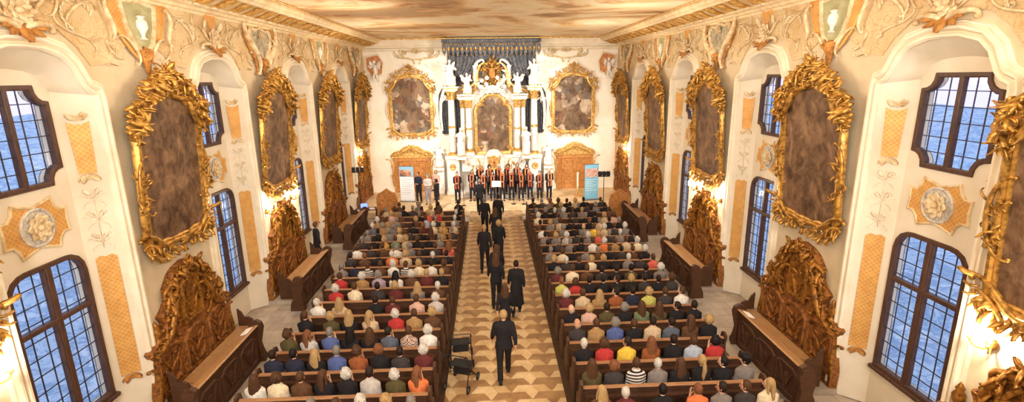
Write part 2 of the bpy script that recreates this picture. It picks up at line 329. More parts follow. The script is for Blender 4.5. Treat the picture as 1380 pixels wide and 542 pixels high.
PEOPLE = """
L -1 1.000 -1.57 s grey navy r;-2.026 c blonde beige c;-2.482 c white grey r;-2.938 s brown tan r;-3.394 s grey tan r
L 0 1.000 -1.57 l ginger orange tr;-2.026 c white olive r;-2.53 s dark lightgrey r;-2.986 c white black c;-3.442 l brown black tr;-3.898 s brown brown r;-4.354 c brown cream r;-4.81 l brown white r
L 1 1.000 -1.57 c white burgundy r;-2.074 s dark charcoal r;-2.53 c ginger black r;-2.986 c brown rust tr;-3.442 s grey blue r;-3.898 l blonde black r;-4.354 s black navy r;-4.81 s dark navy r
L 2 1.000 -1.57 c white white r;-2.026 s brown checked r;-2.482 s dark slate tr;-2.938 l brown black r;-3.394 l black black r;-3.85 s grey blue c;-4.354 l ginger lightgrey tr;-4.81 c brown olive tr
L 3 1.000 -1.57 c blonde brown r;-2.026 s brown tan r;-2.482 c white red r;-3.13 l blonde beige tr;-3.642 l blonde black r;-4.098 c blonde olive r;-4.73 s brown black c
L 4 1.000 -1.57 c white lightgrey r;-2.08 s brown pink r;-2.727 s brown burgundy r;-3.183 s dark black r;-4.14 l blonde beige c;-4.72 s white white tr
L 5 1.000 -1.6 s white brown r;-2.18 l blonde grey r;-2.8 c blonde burgundy r;-3.31 s dark charcoal r;-3.96 s brown cream c;-4.49 c white red r
L 6 1.000 -1.57 s blonde black r;-2.026 s blonde burgundy r;-2.482 c white brown r;-2.95 l black white r;-3.47 c grey lilac r;-3.97 c white tan r;-4.62 s brown red r
L 7 0.888 -1.57 c brown brown r;-1.975 s dark white r;-2.38 c blonde cream r;-2.785 s brown striped r;-3.19 c white white r;-3.595 s brown brown r;-4.0 s brown striped r;-4.405 s dark navy r;-4.81 s grey grey r
L 8 1.000 -1.57 s dark black r;-2.026 s white black r;-2.482 s brown charcoal r;-2.938 c blonde beige r;-3.394 s white orange r;-3.85 s dark black r;-4.306 s ginger brown r;-4.762 s dark charcoal r
L 9 1.000 -1.57 l ginger coral c;-2.026 s brown charcoal r;-2.482 s dark black r;-2.938 c grey grey r;-3.394 s grey white r;-3.877 s brown brown r;-4.333 s dark charcoal r;-4.789 c brown white r
L 10 0.888 -1.57 s ginger brown r;-1.975 s grey grey r;-2.38 s dark black r;-2.785 c brown black r;-3.19 c blonde beige r;-3.595 s brown green r;-4.0 c blonde gold r;-4.405 s dark black r;-4.81 s grey charcoal r
L 11 0.888 -1.57 s grey charcoal r;-1.975 c blonde tan r;-2.38 l brown brown r;-2.785 s brown black r;-3.19 s dark charcoal r;-3.595 c blonde beige r;-4.0 c grey grey r;-4.405 s dark black r;-4.81 s grey grey r
L 12 0.888 -1.57 s white beige r;-1.975 c blonde gold r;-2.38 c white cream r;-2.785 c ginger burgundy r;-3.19 s dark black r;-3.595 s brown brown r;-4.0 c grey grey r;-4.405 c grey tan r;-4.81 s white slate r
L 13 0.888 -1.57 s white grey r;-1.975 s brown brown r;-2.38 s grey charcoal r;-2.785 s brown paleblue r;-3.19 c blonde brown r;-3.595 s dark brown r;-4.0 s grey grey r;-4.405 s brown tan r;-4.81 c white tan r
L 14 0.888 -1.57 s white black r;-1.975 s dark charcoal r;-2.38 s brown red r;-2.785 c blonde coral r;-3.19 s grey black r;-3.595 s dark black r;-4.0 s grey brown r;-4.405 c blonde pink r;-4.81 s brown brown r
L 15 0.888 -1.57 s brown black r;-1.975 s dark black r;-2.38 l brown tan r;-2.785 c blonde beige r;-3.19 s dark brown r;-3.595 s grey charcoal r;-4.0 s dark black r;-4.405 c brown tan r;-4.81 s grey beige r
L 16 1.000 -1.57 s dark black r;-2.026 s brown black r;-2.53 s dark charcoal r;-2.986 s brown brown r;-3.442 c grey grey r;-3.898 s dark black r;-4.354 s brown brown r;-4.81 s dark black r
R -1 1.000 1.97 l blonde brown r;2.43 s white burgundy r;3.13 s black black r;3.808 s ginger orange c;4.264 s dark grey tl;4.72 s brown charcoal tl;5.176 l blonde cream tl
R 0 1.000 1.97 l brown olive r;2.426 c ginger charcoal r;2.882 s brown striped r;3.338 s white grey r;3.794 l brown black r;4.25 p blonde black r;4.706 s black black tl;5.162 k black grey tl
R 1 1.000 1.97 s white black r;2.426 c brown red r;2.93 s dark yellow tl;3.48 l ginger rust r;3.977 s dark black r;4.433 s brown paleblue r;4.93 c black red c
R 2 1.000 1.97 b pale charcoal r;2.426 s brown tan r;2.882 c grey blue r;3.338 s brown black r;3.794 s dark beige r;4.25 s dark slate r;4.706 l brown brown r;5.162 c blonde black r
R 3 1.000 1.97 b pale black r;2.426 c blonde pink r;2.882 s dark olive r;3.338 c grey black r;3.794 l brown green r;4.25 l brown olive r;4.706 s dark black tl;5.162 s dark black r
R 4 1.000 1.97 c white burgundy c;2.426 s brown beige r;2.882 l blonde tan r;3.338 s dark rust tl;3.794 s dark navy r;4.25 c blonde lime r;4.706 s brown charcoal r;5.162 s brown white tl
R 5 0.888 1.97 s ginger lime r;2.375 c brown red r;2.78 s dark black r;3.185 s dark black r;3.59 s dark black tl;3.995 c blonde black r;4.4 s dark charcoal r;4.805 s dark black r;5.21 c brown charcoal r
R 6 1.000 1.97 c grey burgundy r;2.426 s brown cream r;2.882 s brown brown r;3.338 s dark charcoal r;3.794 s dark black r;4.25 s black olive r;4.706 s black black r;5.162 c white grey r
R 7 0.888 1.97 c blonde black r;2.375 s white charcoal r;2.78 s brown black r;3.185 c blonde cream r;3.59 c blonde black r;3.995 s dark black r;4.4 s white grey r;4.805 s dark charcoal r;5.21 s brown coral r
R 8 0.888 1.97 s grey grey r;2.375 c brown cream r;2.78 s dark black r;3.185 s brown grey r;3.59 s grey brown r;3.995 s brown black r;4.4 s dark charcoal r;4.805 s brown brown r;5.21 c white black r
R 9 0.888 1.97 s dark black r;2.375 s grey charcoal r;2.78 s grey grey r;3.185 s dark black r;3.59 s brown white r;3.995 c white orange r;4.4 s brown tan r;4.805 s brown beige r;5.21 c white cream r
R 10 0.888 1.97 s dark grey r;2.375 c blonde grey r;2.78 c white lightgrey r;3.185 s dark charcoal r;3.59 c white grey r;3.995 c blonde coral r;4.4 s grey charcoal r;4.805 s white grey r;5.21 s dark black r
R 11 0.888 1.97 s dark white r;2.375 s grey brown r;2.78 c grey grey r;3.185 s dark black r;3.59 b pale grey r;3.995 s brown yellow r;4.4 c white beige r;4.805 s brown charcoal r;5.21 c white grey r
R 12 0.888 1.97 s dark brown r;2.375 c blonde grey r;2.78 c brown beige r;3.185 s dark black r;3.59 s black black r;3.995 s ginger black r;4.4 s grey beige r;4.805 s dark black r;5.21 s grey black r
R 13 0.888 1.97 c white cream r;2.375 s dark black r;2.78 s brown grey r;3.185 s dark black r;3.59 s dark charcoal r;3.995 s grey black r;4.4 s dark black r;4.805 c blonde beige r;5.21 c brown pink r
R 14 0.888 1.97 s grey brown r;2.375 c grey black r;2.78 s white black r;3.185 c white grey r;3.59 s brown charcoal r;3.995 s blonde grey r;4.4 s black black r;4.805 s dark charcoal r;5.21 s brown brown r
R 15 0.888 1.97 s brown charcoal r;2.375 s dark black r;2.78 s ginger charcoal r;3.185 c blonde grey r;3.59 s dark black r;3.995 s grey black r;4.4 s dark charcoal r;4.805 c grey grey r;5.21 s dark black r
R 16 0.888 1.97 s dark black r;2.375 s grey charcoal r;2.78 c ginger grey r;3.185 c brown olive r;3.59 s dark black r;3.995 c blonde beige r;4.4 s dark black r;4.805 s dark black r;5.21 s brown charcoal r
"""

# ------------------------------------------------------------------ layout
XC = 0.2; HW = 7.4; XL = XC-HW; XR = XC+HW
YB = 30.4; YF = -3.0
ZC = 9.2
PIERS = [5.6, 11.25, 16.9, 22.55, 28.2]
BAYS = [8.45, 14.1, 19.75, 25.4]
SIDES = (('left', XL, 0.0, 1), ('right', XR, pi, -1))
ORD = ['first', 'second', 'third', 'fourth', 'fifth']

# ------------------------------------------------------------------ carved ornament
def curve_pts(kind, turn, n=26, mid=.35):
    """a C or S scroll, as points on a unit chord from (0,0) to (1,0)"""
    p = Vector((0, 0)); th = 0; P = [p.copy()]; T = []
    for i in range(n):
        s = (i+.5)/n; e = abs(2*s-1)**3.2
        k = mid*pi/n+turn*2*pi*e*3.6/n
        if kind == 'S' and s > .5: k = -k
        th += k; T.append(th); p = p+Vector((cos(th), sin(th)))/n; P.append(p.copy())
    a = P[int(n*.22)]; b = P[int(n*.78)]; d = b-a; L = d.length; an = -atan2(d.y, d.x)
    R = Matrix.Rotation(an, 2)
    return [(R @ (q-a))/L for q in P]
CP = {}
def scroll(mb, y0, z0, y1, z1, r=.03, kind='C', turn=.55, flip=1, x=.03, h=.6, mi=0, n=6):
    key = (kind, turn)
    if key not in CP: CP[key] = curve_pts(kind, turn)
    a = Vector((y0, z0)); d = Vector((y1, z1))-a; q = Vector((-d.y, d.x))*flip
    pts = []; rad = []; m = len(CP[key])
    for i, c in enumerate(CP[key]):
        s = i/(m-1); g = a+d*c.x+q*c.y; w = sin(pi*s)
        pts.append((x+r*h*w*.8, g.x, g.y)); rad.append(r*(.42+.75*w))
    mb.tube(pts, rad, n, mi, up=(1, 0, 0))
    for i in (0, -1): mb.ball(pts[i], r*.95, 6, mi)
def leaf(mb, y, z, ang, L, w, x=.02, h=.05, curl=.3, mi=0, lob=0):
    """acanthus leaf rising from the ground, curling at its pointed tip"""
    n = 7; d = Vector((cos(ang), sin(ang))); q = Vector((-d.y, d.x)); vs = []; fs = []
    for i in range(n+1):
        t = i/n; ww = w*(sin(pi*min(1, t**.8*.96+.04))**.85+.06*(1-t))*(1.12 if i in (2, 4) else 1)
        c = Vector((y, z))+d*L*(t-.1*max(0, t-.7)*3)+q*curl*L*t*t*.6
        up = x+h*(sin(pi*.62*t)*1.1+.5*t*t)
        for k, (o, u) in enumerate(((-1, -.55), (-.55, .12), (0, -.1), (.55, .12), (1, -.55))):
            vs.append((max(0.004, up+u*h*.8), c.x+q.x*o*ww, c.y+q.y*o*ww))
    for i in range(n):
        for k in range(4): fs.append((i*5+k, i*5+k+1, i*5+k+6, i*5+k+5))
    b = len(vs)      # closed underside
    for i in range(n+1):
        p = vs[i*5+2]; vs.append((max(0.004, p[0]-h*.55-.01), p[1], p[2]))
    for i in range(n): fs += [(i*5, i*5+5, b+i+1, b+i), (i*5+4, b+i, b+i+1, i*5+9)]
    fs += [(n*5, n*5+1, n*5+2, n*5+3, n*5+4, b+n), (0, b, 4, 3, 2, 1)]
    mb.add(vs, fs, mi)
def flames(mb, rng, path, step, L, w, x=.05, h=.1, mi=0, tilt=.5):
    """flame leaves standing out from a path of (y,z), on its left-hand side"""
    for (y0, z0), (y1, z1) in zip(path, path[1:]):
        dl = sqrt((y1-y0)**2+(z1-z0)**2); k = max(1, int(dl/step)); an = atan2(z1-z0, y1-y0)
        for i in range(k):
            t = (i+rng.random()*.9)/k; l = L*rng.uniform(.5, 1.25)
            if rng.random() < .22: scroll(mb, y0+(y1-y0)*t, z0+(z1-z0)*t, y0+(y1-y0)*t+cos(an+pi/2)*l*.7, z0+(z1-z0)*t+sin(an+pi/2)*l*.7, l*.085, rng.choice('CS'), .55, rng.choice((1, -1)), x+.03, .9, mi)
            leaf(mb, y0+(y1-y0)*t, z0+(z1-z0)*t, an+pi/2+rng.uniform(-tilt, tilt), l, l*rng.uniform(.14, .24), x+rng.uniform(-.03, .07), h*rng.uniform(.6, 1.5), rng.uniform(-1.6, 1.6), mi)
def shell(mb, y, z, R, x=.03, h=.08, n=9, a0=0, a1=pi, mi=0):
    for i in range(n):
        a = a0+(a1-a0)*(i+.5)/n; r = R*(.85+.15*sin(pi*(i+.5)/n))
        mb.tube([(x, y+.12*R*cos(a), z+.12*R*sin(a)), (x+h, y+.6*r*cos(a), z+.6*r*sin(a)), (x+h*.7, y+r*cos(a), z+r*sin(a))], [R*.05, R*.13, R*.15], 6, mi, up=(1, 0, 0))
        mb.ball((x+h*.7, y+r*cos(a), z+r*sin(a)), R*.15, 6, mi)
    mb.ball((x+h*.5, y, z), R*.2, 8, mi)
def flower(mb, y, z, R, x=.03, n=8, mi=0):
    for k, (rr, ww, o) in enumerate(((R, .3*R, 0), (R*.62, .22*R, .5))):
        for i in range(n):
            leaf(mb, y+.15*R*cos(2*pi*(i+o)/n), z+.15*R*sin(2*pi*(i+o)/n), 2*pi*(i+o)/n, rr*.85, ww, x+.02*k, R*.12, 0, mi, 2)
    mb.ball((x+.04, y, z), R*.2, 8, mi)
def cluster(mb, rng, y, z, ang, size, n, x=.03, mi=0, hmul=1.0):
    """a burst of small acanthus leaves and scrolls about a direction"""
    for i in range(int(n*2)):
        a = ang+rng.uniform(-1.2, 1.2); L = size*rng.uniform(.4, .75)
        yy = y+rng.uniform(-.42, .42)*size; zz = z+rng.uniform(-.42, .42)*size
        if i % 5 in (1, 3):
            scroll(mb, yy, zz, yy+cos(a)*L*.8, zz+sin(a)*L*.8, size*.06, rng.choice('CS'), .55, rng.choice((1, -1)), x+rng.uniform(0, .06)*hmul, .8, mi)
        else: leaf(mb, yy, zz, a, L, L*rng.uniform(.15, .25), x+rng.uniform(-.02, .07)*hmul, size*.22*hmul, rng.uniform(-1.6, 1.6), mi)

def sym(pts): return [(y, z) for y, z in pts]+[(-y, z) for y, z in reversed(pts) if abs(y) > 1e-6]

# ------------------------------------------------------------------ the setting
N_FRONT = [(1.25, 0), (1.25, 6.7), (1.235, 6.78), (1.1, 6.84), (1.0, 6.95), (.84, 7.26), (.66, 7.42), (.3, 7.52), (0, 7.53)]
N_BACK = [(.86, 0), (.86, 6.78), (.85, 6.86), (.82, 6.95), (.77, 7.05), (.7, 7.12), (.45, 7.2), (.2, 7.23), (0, 7.24)]
DEP = .42
W_LOW = [(.0, 1.0), (.78, 1.0), (.78, 3.62), (.745, 3.78), (.66, 3.9), (.53, 3.97), (.4, 3.99), (0, 3.99)]
W_UP = [(0, 5.3), (.5, 5.3), (.515, 5.41), (.57, 5.5), (.66, 5.555), (.75, 5.57), (.75, 6.68), (.66, 6.695), (.57, 6.75), (.515, 6.84), (.5, 6.95), (0, 6.95)]
def ring(half): return [(y, z) for y, z in half if y > 1e-6 or True][:]+[(-y, z) for y, z in reversed(half) if y > 1e-6]
def shift(l, dy): return [(y+dy, z) for y, z in l]
def build_wall(side, X, rot, sg):
    mb = MB()
    outer = [(YF*sg, 0), (YB*sg, 0), (YB*sg, ZC), (YF*sg, ZC)]
    # the wall face: outline dips round each niche because niches reach the floor
    path = [(YF*sg, ZC), (YF*sg, 0)]
    for b in BAYS:
        h = shift(sym(N_FRONT), b*sg)
        path += list(reversed(h)) if sg > 0 else h
    path += [(YB*sg, 0), (YB*sg, ZC)]
    mb.plate(path, 0, 0, 0)
    # outer skin of the wall so that daylight only comes through the windows
    mb2 = MB()
    for b in BAYS:
        F = shift(sym(N_FRONT), b*sg); B = shift(sym(N_BACK), b*sg); n = len(F)
        mb2.add([(0, *p) for p in F]+[(-DEP, *p) for p in B], [(i, i+1, n+i+1, n+i) for i in range(n-1)], 0)
        wl = shift(ring(W_LOW), b*sg); wu = shift(ring(W_UP), b*sg)
        mb2.plate(B, -DEP, -DEP, 0, holes=[wl, wu])
        for w in (wl, wu):
            k = len(w); mb2.add([(-DEP, *p) for p in w]+[(-.62, *p) for p in w], [(i, (i+1) % k, k+(i+1) % k, k+i) for i in range(k)], 0)
    mb3 = MB(); mb3.plate(outer, -.64, -.64, 0, holes=[shift(ring(w), b*sg) for b in BAYS for w in (W_LOW, W_UP)])
    w = mb.build('wall_'+side, PLASTER, None, 30, loc=(X, 0, 0), rot=(0, 0, rot), kind='structure')
    mb2.build('niche', NICHE, w, 30); mb3.build('outer_face', PLASTER, w, 30)
    # painted stucco zone above the niches: a thin raised bed with its own outline
    f = MB()
    zone = [(YF*sg, 7.75)]
    for i, b in enumerate(BAYS):
        pts = [(-1.75, 7.35), (-1.35, 7.3), (-1.1, 7.62), (-.75, 7.88), (-.3, 7.97), (.3, 7.97), (.75, 7.88), (1.1, 7.62), (1.35, 7.3), (1.75, 7.35)]
        if i == 0: zone[0] = (YF*sg, 7.4)
        zone += [((b+y)*sg, z) for y, z in pts]
        zone += [((b+2.825-.4)*sg, 7.75), ((b+2.825+.4)*sg, 7.75)] if i < 3 else []
    zone += [(YB*sg, 7.4), (YB*sg, 8.62), (YF*sg, 8.62)]
    f.plate(zone, .002, .03, 0); f.build('stucco_field', STUCCO_FIELD, w, 30)
    return w
for S in SIDES: build_wall(*S)
mb = MB(); mb.plate([(XL-.7, 0), (XR+.7, 0), (XR+.7, ZC), (XL-.7, ZC)], YB, YB, 0, axis='y')
mb.build('wall_back', two_tone('altar_wall_plaster', srgb(242,230,206), srgb(250,244,230), 1.2, .8, 0, .1, 25), None, kind='structure')
mb = MB(); mb.plate([(XL-.7, 0), (XR+.7, 0), (XR+.7, ZC), (XL-.7, ZC)], YF, YF, 0, axis='y'); mb.build('wall_front', PLASTER, None, kind='structure')
mb = MB(); mb.plate([(XL-.7, YF), (XR+.7, YF), (XR+.7, YB), (XL-.7, YB)], ZC, ZC, 0, axis='z'); mb.build('ceiling', FRESCO, None, kind='structure')
# floor: boards below, slabs beside the pews, rhombic star tiles along the aisle
mb = MB(); mb.box(XL-.7, XR+.7, YF, YB, -.12, -.02); mb.build('floor', SLABS, None, kind='structure')
mb = MB()
for x0, x1 in ((XL-.1, -5.15), (5.55, XR+.1)): mb.box(x0, x1, YF, YB, -.02, 0)
mb.build('floor_side', SLABS, None, kind='structure')
mb = MB()
for x0, x1 in ((-5.15, -1.16), (1.56, 5.55)): mb.box(x0, x1, YF, 24.45, -.02, 0)
mb.build('floor_boards', FLOORWOOD, None, kind='structure')
mb = MB(); a = .31      # flat-topped hexagons of three rhombs, dark and pale in alternate bands
for c_ in range(-4, 5):
    for r in range(-1, 42):
        cx = XC+c_*1.5*a; cy = 4+(r+(.5 if c_ % 2 else 0))*a*sqrt(3); od = c_ % 2
        P = [Vector((cx+a*cos(pi/3*k), cy+a*sin(pi/3*k))) for k in range(6)]; C0 = Vector((cx, cy))
        for (i, j, k), mi in (((1, 2, 3), 0 if od else 2), ((3, 4, 5), 2 if od else 1), ((5, 0, 1), 0 if od else 2)):
            q = [C0, P[i], P[j], P[k]]
            q = [Vector((min(1.56, max(-1.16, p.x)), min(24.45, p.y))) for p in q]
            if abs((q[2]-q[0]).cross(q[3]-q[1])) < 1e-4: continue
            ce = sum(q, Vector((0, 0)))/4; g = .985
            mb.add([(*(ce+(p-ce)*g), 0) for p in q], [(0, 1, 2, 3)], mi)
mb.build('floor_aisle', [TILE_A, TILE_B, TILE_C], None, 0, kind='structure')
mb = MB(); mb.box(-1.16, 1.56, YF, 24.45, -.02, -.003); mb.build('floor_aisle_bed', TILE_C, None, kind='structure')
# sanctuary platform with one rounded step in the aisle
mb = MB(); mb.box(XL-.05, XR+.05, 25.5, YB, 0, .28, 0, .02); mb.build('floor_sanctuary', two_tone('sanctuary_stone', srgb(200,168,120), srgb(232,206,164), 2, .45, 0, .05), None, kind='structure')
mb = MB(); mb.plate([(-1.12, 25.5), (-1.12, 24.35), (-.9, 24.2), (-.3, 24.1), (.7, 24.1), (1.3, 24.2), (1.52, 24.35), (1.52, 25.5)], 0, .26, axis='z', back=True)
mb.build('floor_step', STONE, None, kind='structure')
for side, X, rot, sg in SIDES:          # low plinths below the stalls, rounded at both ends
    for k, p in enumerate(PIERS[:4]):
        hp = [(1.62, 0), (1.62, 1.2), (1.5, 1.55), (1.25, 1.72)]
        pts = [(x, y) for y, x in hp] + [(x, -y) for y, x in reversed(hp)]
        m = MB(); m.plate(pts, 0.001, .14, axis='z', back=True)
        m.build(f'floor_plinth_{side}_{k+1}', SLABS, None, 30, loc=(X, p, 0), rot=(0, 0, rot), kind='structure')

# trims: niche mouldings, cornice with consoles
def offs(path, d):
    return path
PROF_M = [(0, 0), (0, .05), (.03, .1), (.065, .1), (.085, .045), (.105, .03), (.115, .075), (.15, .115), (.19, .115), (.205, .05), (.225, .03), (.235, .06), (.265, .06), (.28, 0)]
m = MB(); m.sweep(sym(N_FRONT), PROF_M, closed=False); NICHE_TRIM = m.data('niche_moulding', MOULD, 30)
CORN = [(0, 8.6), (.05, 8.61), (.08, 8.67), (.14, 8.68), (.18, 8.74), (.26, 8.77), (.28, 8.82), (.5, 8.86), (.85, 9.0), (.95, 9.0), (.97, 8.94), (1.05, 8.94), (1.1, 9.0), (1.16, 9.02), (1.2, 9.08), (1.2, 9.2)]
CORNB = [(0, 8.5), (.04, 8.51), (.06, 8.57), (.1, 8.6), (.12, 8.66), (.3, 8.7), (.32, 8.78), (.36, 8.8), (.4, 8.88), (.4, 9.2)]
tn = 0
for side, X, rot, sg in SIDES:
    for b in BAYS:
        tn += 1; link(f'trim_{tn}', NICHE_TRIM, None, (X, b, 0), (0, 0, rot), kind='structure')
    tn += 1
    m = MB(); n = len(CORN)
    m.add([(x, YF*sg, z) for x, z in CORN]+[(x, YB*sg, z) for x, z in CORN], [(i, i+1, n+i+1, n+i) for i in range(n-1)])
    c = m.build(f'trim_{tn}', two_tone('cornice_plaster_'+side, srgb(226,196,146), srgb(246,226,184), 4, .7, 0, .15), None, 30, loc=(X, 0, 0), rot=(0, 0, rot), kind='structure')
    m = MB(); y = 9.0
    while y < YB-.3:
        for q in (-1, 0, 1): m.tube([(.34, (y+q*.05)*sg, 8.82), (.55, (y+q*.09)*sg, 8.82), (.8, (y+q*.13)*sg, 8.93), (.93, (y+q*.13)*sg, 8.93)], [.03, .045, .05, .03], 6, 1)
        m.ball((.36, y*sg, 8.81), .07, 6, 0); y += .8
    m.build('console', [MOULD, GOLD_BRIGHT], c)
    # narrow gilded inner frame of the fresco
    m = MB(); m.box(1.2, 1.3, YF*sg, YB*sg, 9.14, 9.2, 0, .02); m.build('fresco_frame', GOLD_BRIGHT, c)
tn += 1
m = MB(); n = len(CORNB)      # along the altar wall
m.add([(XL, YB-x, z) for x, z in CORNB]+[(XR, YB-x, z) for x, z in CORNB], [(i, i+1, n+i+1, n+i) for i in range(n-1)])
c = m.build(f'trim_{tn}', MOULD, None, 30, kind='structure')
m = MB(); m.box(XL+1.2, XR-1.2, YB-.5, YB-.4, 9.13, 9.2, 0, .02); m.build('fresco_frame', GOLD_BRIGHT, c)
for side, X, rot, sg in SIDES:
    m = MB(); m.box(0, .03, YF*sg, (BAYS[0]-1.5)*sg, 0, .16)
    for b in BAYS[:-1]: m.box(0, .03, (b+1.5)*sg, (b+4.15)*sg, 0, .16)
    m.build('baseboard_'+side, MARBLE_GREY, None, 0, loc=(X, 0, 0), rot=(0, 0, rot), kind='structure')

# windows: frame, mullion, lead cames, glass
def win_meshes(half, nx, zs, mull, transom, name):
    out = ring(half); f = MB()
    f.sweep(out, [(-.06, -.5), (-.06, -.4), (-.035, -.385), (.02, -.385), (.03, -.405), (.03, -.5)], True)
    zmin = min(z for _, z in out); zmax = max(z for _, z in out); W = max(y for y, _ in out)
    f.box(-.5, -.385, -.045, .045, zmin+.02, zmax-.02, 0, .012)
    for dz in transom: f.box(-.5, -.38, -W+.03, W-.03, dz-.045, dz+.045, 0, .012)
    if transom:   # inner sash rails beside the mullion
        for s in (-1, 1): f.box(-.49, -.4, s*.045, s*.07, zmin+.05, zmax-.05)
    l = MB()
    def half_at(z):   # half width of the opening at height z
        ys = []
        for (y0, z0), (y1, z1) in zip(half, half[1:]):
            if min(z0, z1)-1e-9 <= z <= max(z0, z1)+1e-9 and abs(z1-z0) > 1e-9: ys.append(y0+(y1-y0)*(z-z0)/(z1-z0))
        return max(ys) if ys else W
    for z in zs: l.box(-.462, -.446, -half_at(z)+.03, half_at(z)-.03, z-.008, z+.008)
    for s in (-1, 1):
        for i in range(1, nx):
            y = s*(W*i/nx); top = zmax-.03; bot = zmin+.03
            for (y0, z0), (y1, z1) in zip(half, half[1:]):
                if min(y0, y1) < abs(y) < max(y0, y1):
                    zz = z0+(z1-z0)*(abs(y)-y0)/(y1-y0)
                    if zz > (zmin+zmax)/2: top = min(top, zz)
                    else: bot = max(bot, zz)
            l.box(-.462, -.446, y-.008, y+.008, bot, top)
    p = MB(); p.plate(out, -.458, -.45, back=True)
    s_ = None
    return f.data(name+'_frame', WINWOOD, 30), l.data(name+'_came', LEAD, 0), p.data(name+'_pane', GLASS, 0)
WL = win_meshes(W_LOW, 3, [1.0+.3*i for i in range(1, 10)], 1, (2.98,), 'low')
WU = win_meshes(W_UP, 3, [5.3+.275*i for i in range(1, 6)], 1, (), 'up')
m = MB(); m.box(-.47, -.33, -.86, .86, .9, .985, 0, .015); SILL = m.data('sill', WINWOOD, 30)
wn = 0
for side, X, rot, sg in SIDES:
    for b in BAYS:
        for W in (WL, WU):
            wn += 1; e = empty(f'window_{wn}', (X, b, 0), (0, 0, rot), kind='structure')
            link('window_frame', W[0], e); link('lead_came', W[1], e); link('glass_pane', W[2], e)
            if W is WL: link('window_sill', SILL, e)

# ------------------------------------------------------------------ things on the long walls
def on_walls(proto, places, labeler, group, dy=0):
    """first place moves the prototype itself, the others are copies"""
    for i, (side, X, rot, sg, k, y) in enumerate(places):
        y += dy; lab = labeler(side, k)
        if i == 0: proto.location = (X, y, proto.location.z); proto.rotation_euler = (0, 0, rot); tag(proto, label=lab, group=group)
        else: dup(proto, (X, y, proto.location.z), rot, lab)
ALLP = [(s, X, r, g, k, y) for s, X, r, g in SIDES for k, y in enumerate(PIERS)]
ALLB = [(s, X, r, g, k, y) for s, X, r, g in SIDES for k, y in enumerate(BAYS)]
PNAME = ['nearest the camera', 'second from the camera', 'third from the camera', 'fourth from the camera', 'next to the altar wall']
BNAME = ['nearest window bay', 'second window bay', 'third window bay', 'window bay nearest the altar']

# paintings in gilded rocaille frames, leaning out at the top
CAN = [(0, .02), (.3, .0), (.5, .05), (.99, .05), (1.02, .1), (1.02, 2.5), (.96, 2.58), (.84, 2.66), (.74, 2.84), (.46, 3.0), (.22, 3.06), (0, 3.07)]
def half_ring(h): return [p for p in h]+[(-y, z) for y, z in reversed(h) if abs(y) > 1e-6]
def make_painting(seed, canvas_mat, name='gilt_framed_painting', s=1.0, rich=1.0, gold=None):
    rng = random.Random(seed); gold = gold or GOLD
    r = empty(name, cat='painting')
    m = MB(); m.plate(half_ring(CAN), .02, .05, back=True); m.build('canvas', canvas_mat, r, 0)
    m = MB(); m.sweep(half_ring(CAN), [(-.03, .03), (-.03, .075), (.0, .1), (.03, .09), (.06, .13), (.12, .12), (.15, .07), (.16, .0)], True)
    m.build('frame', gold, r, 35)
    # crest: a shell, paired scrolls and a rim of flame leaves
    m = MB(); x = .09
    rim = [(1.26, 2.3), (1.32, 2.6), (1.24, 2.9), (1.02, 3.04), (.9, 3.2), (.72, 3.4), (.46, 3.5), (.3, 3.66), (0, 3.74)]
    scroll(m, .1, 3.12, .75, 2.95, .055, 'S', .55, 1, x, 1); scroll(m, .72, 2.98, 1.05, 2.4, .06, 'C', .6, 1, x, 1)
    scroll(m, .28, 3.3, .82, 3.12, .05, 'C', .6, 1, x+.05, 1); scroll(m, .06, 3.5, .48, 3.4, .045, 'C', .6, -1, x+.04, 1); scroll(m, .62, 3.05, .95, 2.78, .04, 'S', .6, -1, x+.08, 1)
    flames(m, rng, rim, .055/rich, .28*s, .06, x, .11, 0, .7); flames(m, rng, [(a*.88, 3.0+(b_-3.0)*.85) for a, b_ in rim[1:]], .075/rich, .22*s, .05, x+.06, .12, 0, 1.2)
    cluster(m, rng, .88, 2.8, 1.0, .34*s, int(6*rich), x, 0, 1.1); cluster(m, rng, .4, 3.2, 1.2, .34*s, int(6*rich), x, 0, 1.1); cluster(m, rng, 1.12, 2.45, -1.2, .3, 5, x); cluster(m, rng, 1.1, 2.75, .8, .3, 5, x+.03)
    m.mirror_y(); shell(m, 0, 3.2, .24, x+.04, .1, 7); leaf(m, 0, 3.5, pi/2, .34, .09, x, .14, 0); m.build('crest', gold, r, 180)
    # clusters down each side, and the bottom swag
    for sgn in (1, -1):
        m = MB()
        for z, n in ((1.4, 4), (1.12, 5), (.85, 2)): cluster(m, rng, 1.14, z, rng.choice((1.4, -1.4)), .28*s, int(n*rich)+1, .08)
        scroll(m, 1.16, 1.75, 1.14, .85, .035, 'C', .55, -1, .1, 1)
        if sgn < 0: m.v = [(a, -b, c) for a, b, c in m.v]
        m.build('side_ornament', gold, r, 180)
    m = MB()
    scroll(m, 1.14, .3, .55, -.1, .05, 'S', .55, 1, .08, 1); scroll(m, .6, -.05, .05, -.1, .045, 'C', .55, 1, .08, 1); scroll(m, 1.15, .1, .8, -.2, .04, 'C', .6, 1, .09, 1)
    flames(m, rng, [(0, -.16), (.35, -.2), (.65, -.2), (.95, -.18), (1.22, .0), (1.28, .35)][::-1], .09/rich, .2*s, .05, .07, .09, 0, .8)
    cluster(m, rng, 1.06, .0, -1.0, .3, int(6*rich), .07, 0, 1.1); cluster(m, rng, .5, -.08, -1.6, .26, int(5*rich), .07, 0, 1.1)
    m.mirror_y(); shell(m, 0, -.06, .16, .09, .08, 7, pi, 2*pi); m.build('base_ornament', gold, r, 180)
    return r
P = make_painting(3, DARKPIC)
def lean(o): o.rotation_euler = (o.rotation_euler[0], radians(3.6), o.rotation_euler[2])
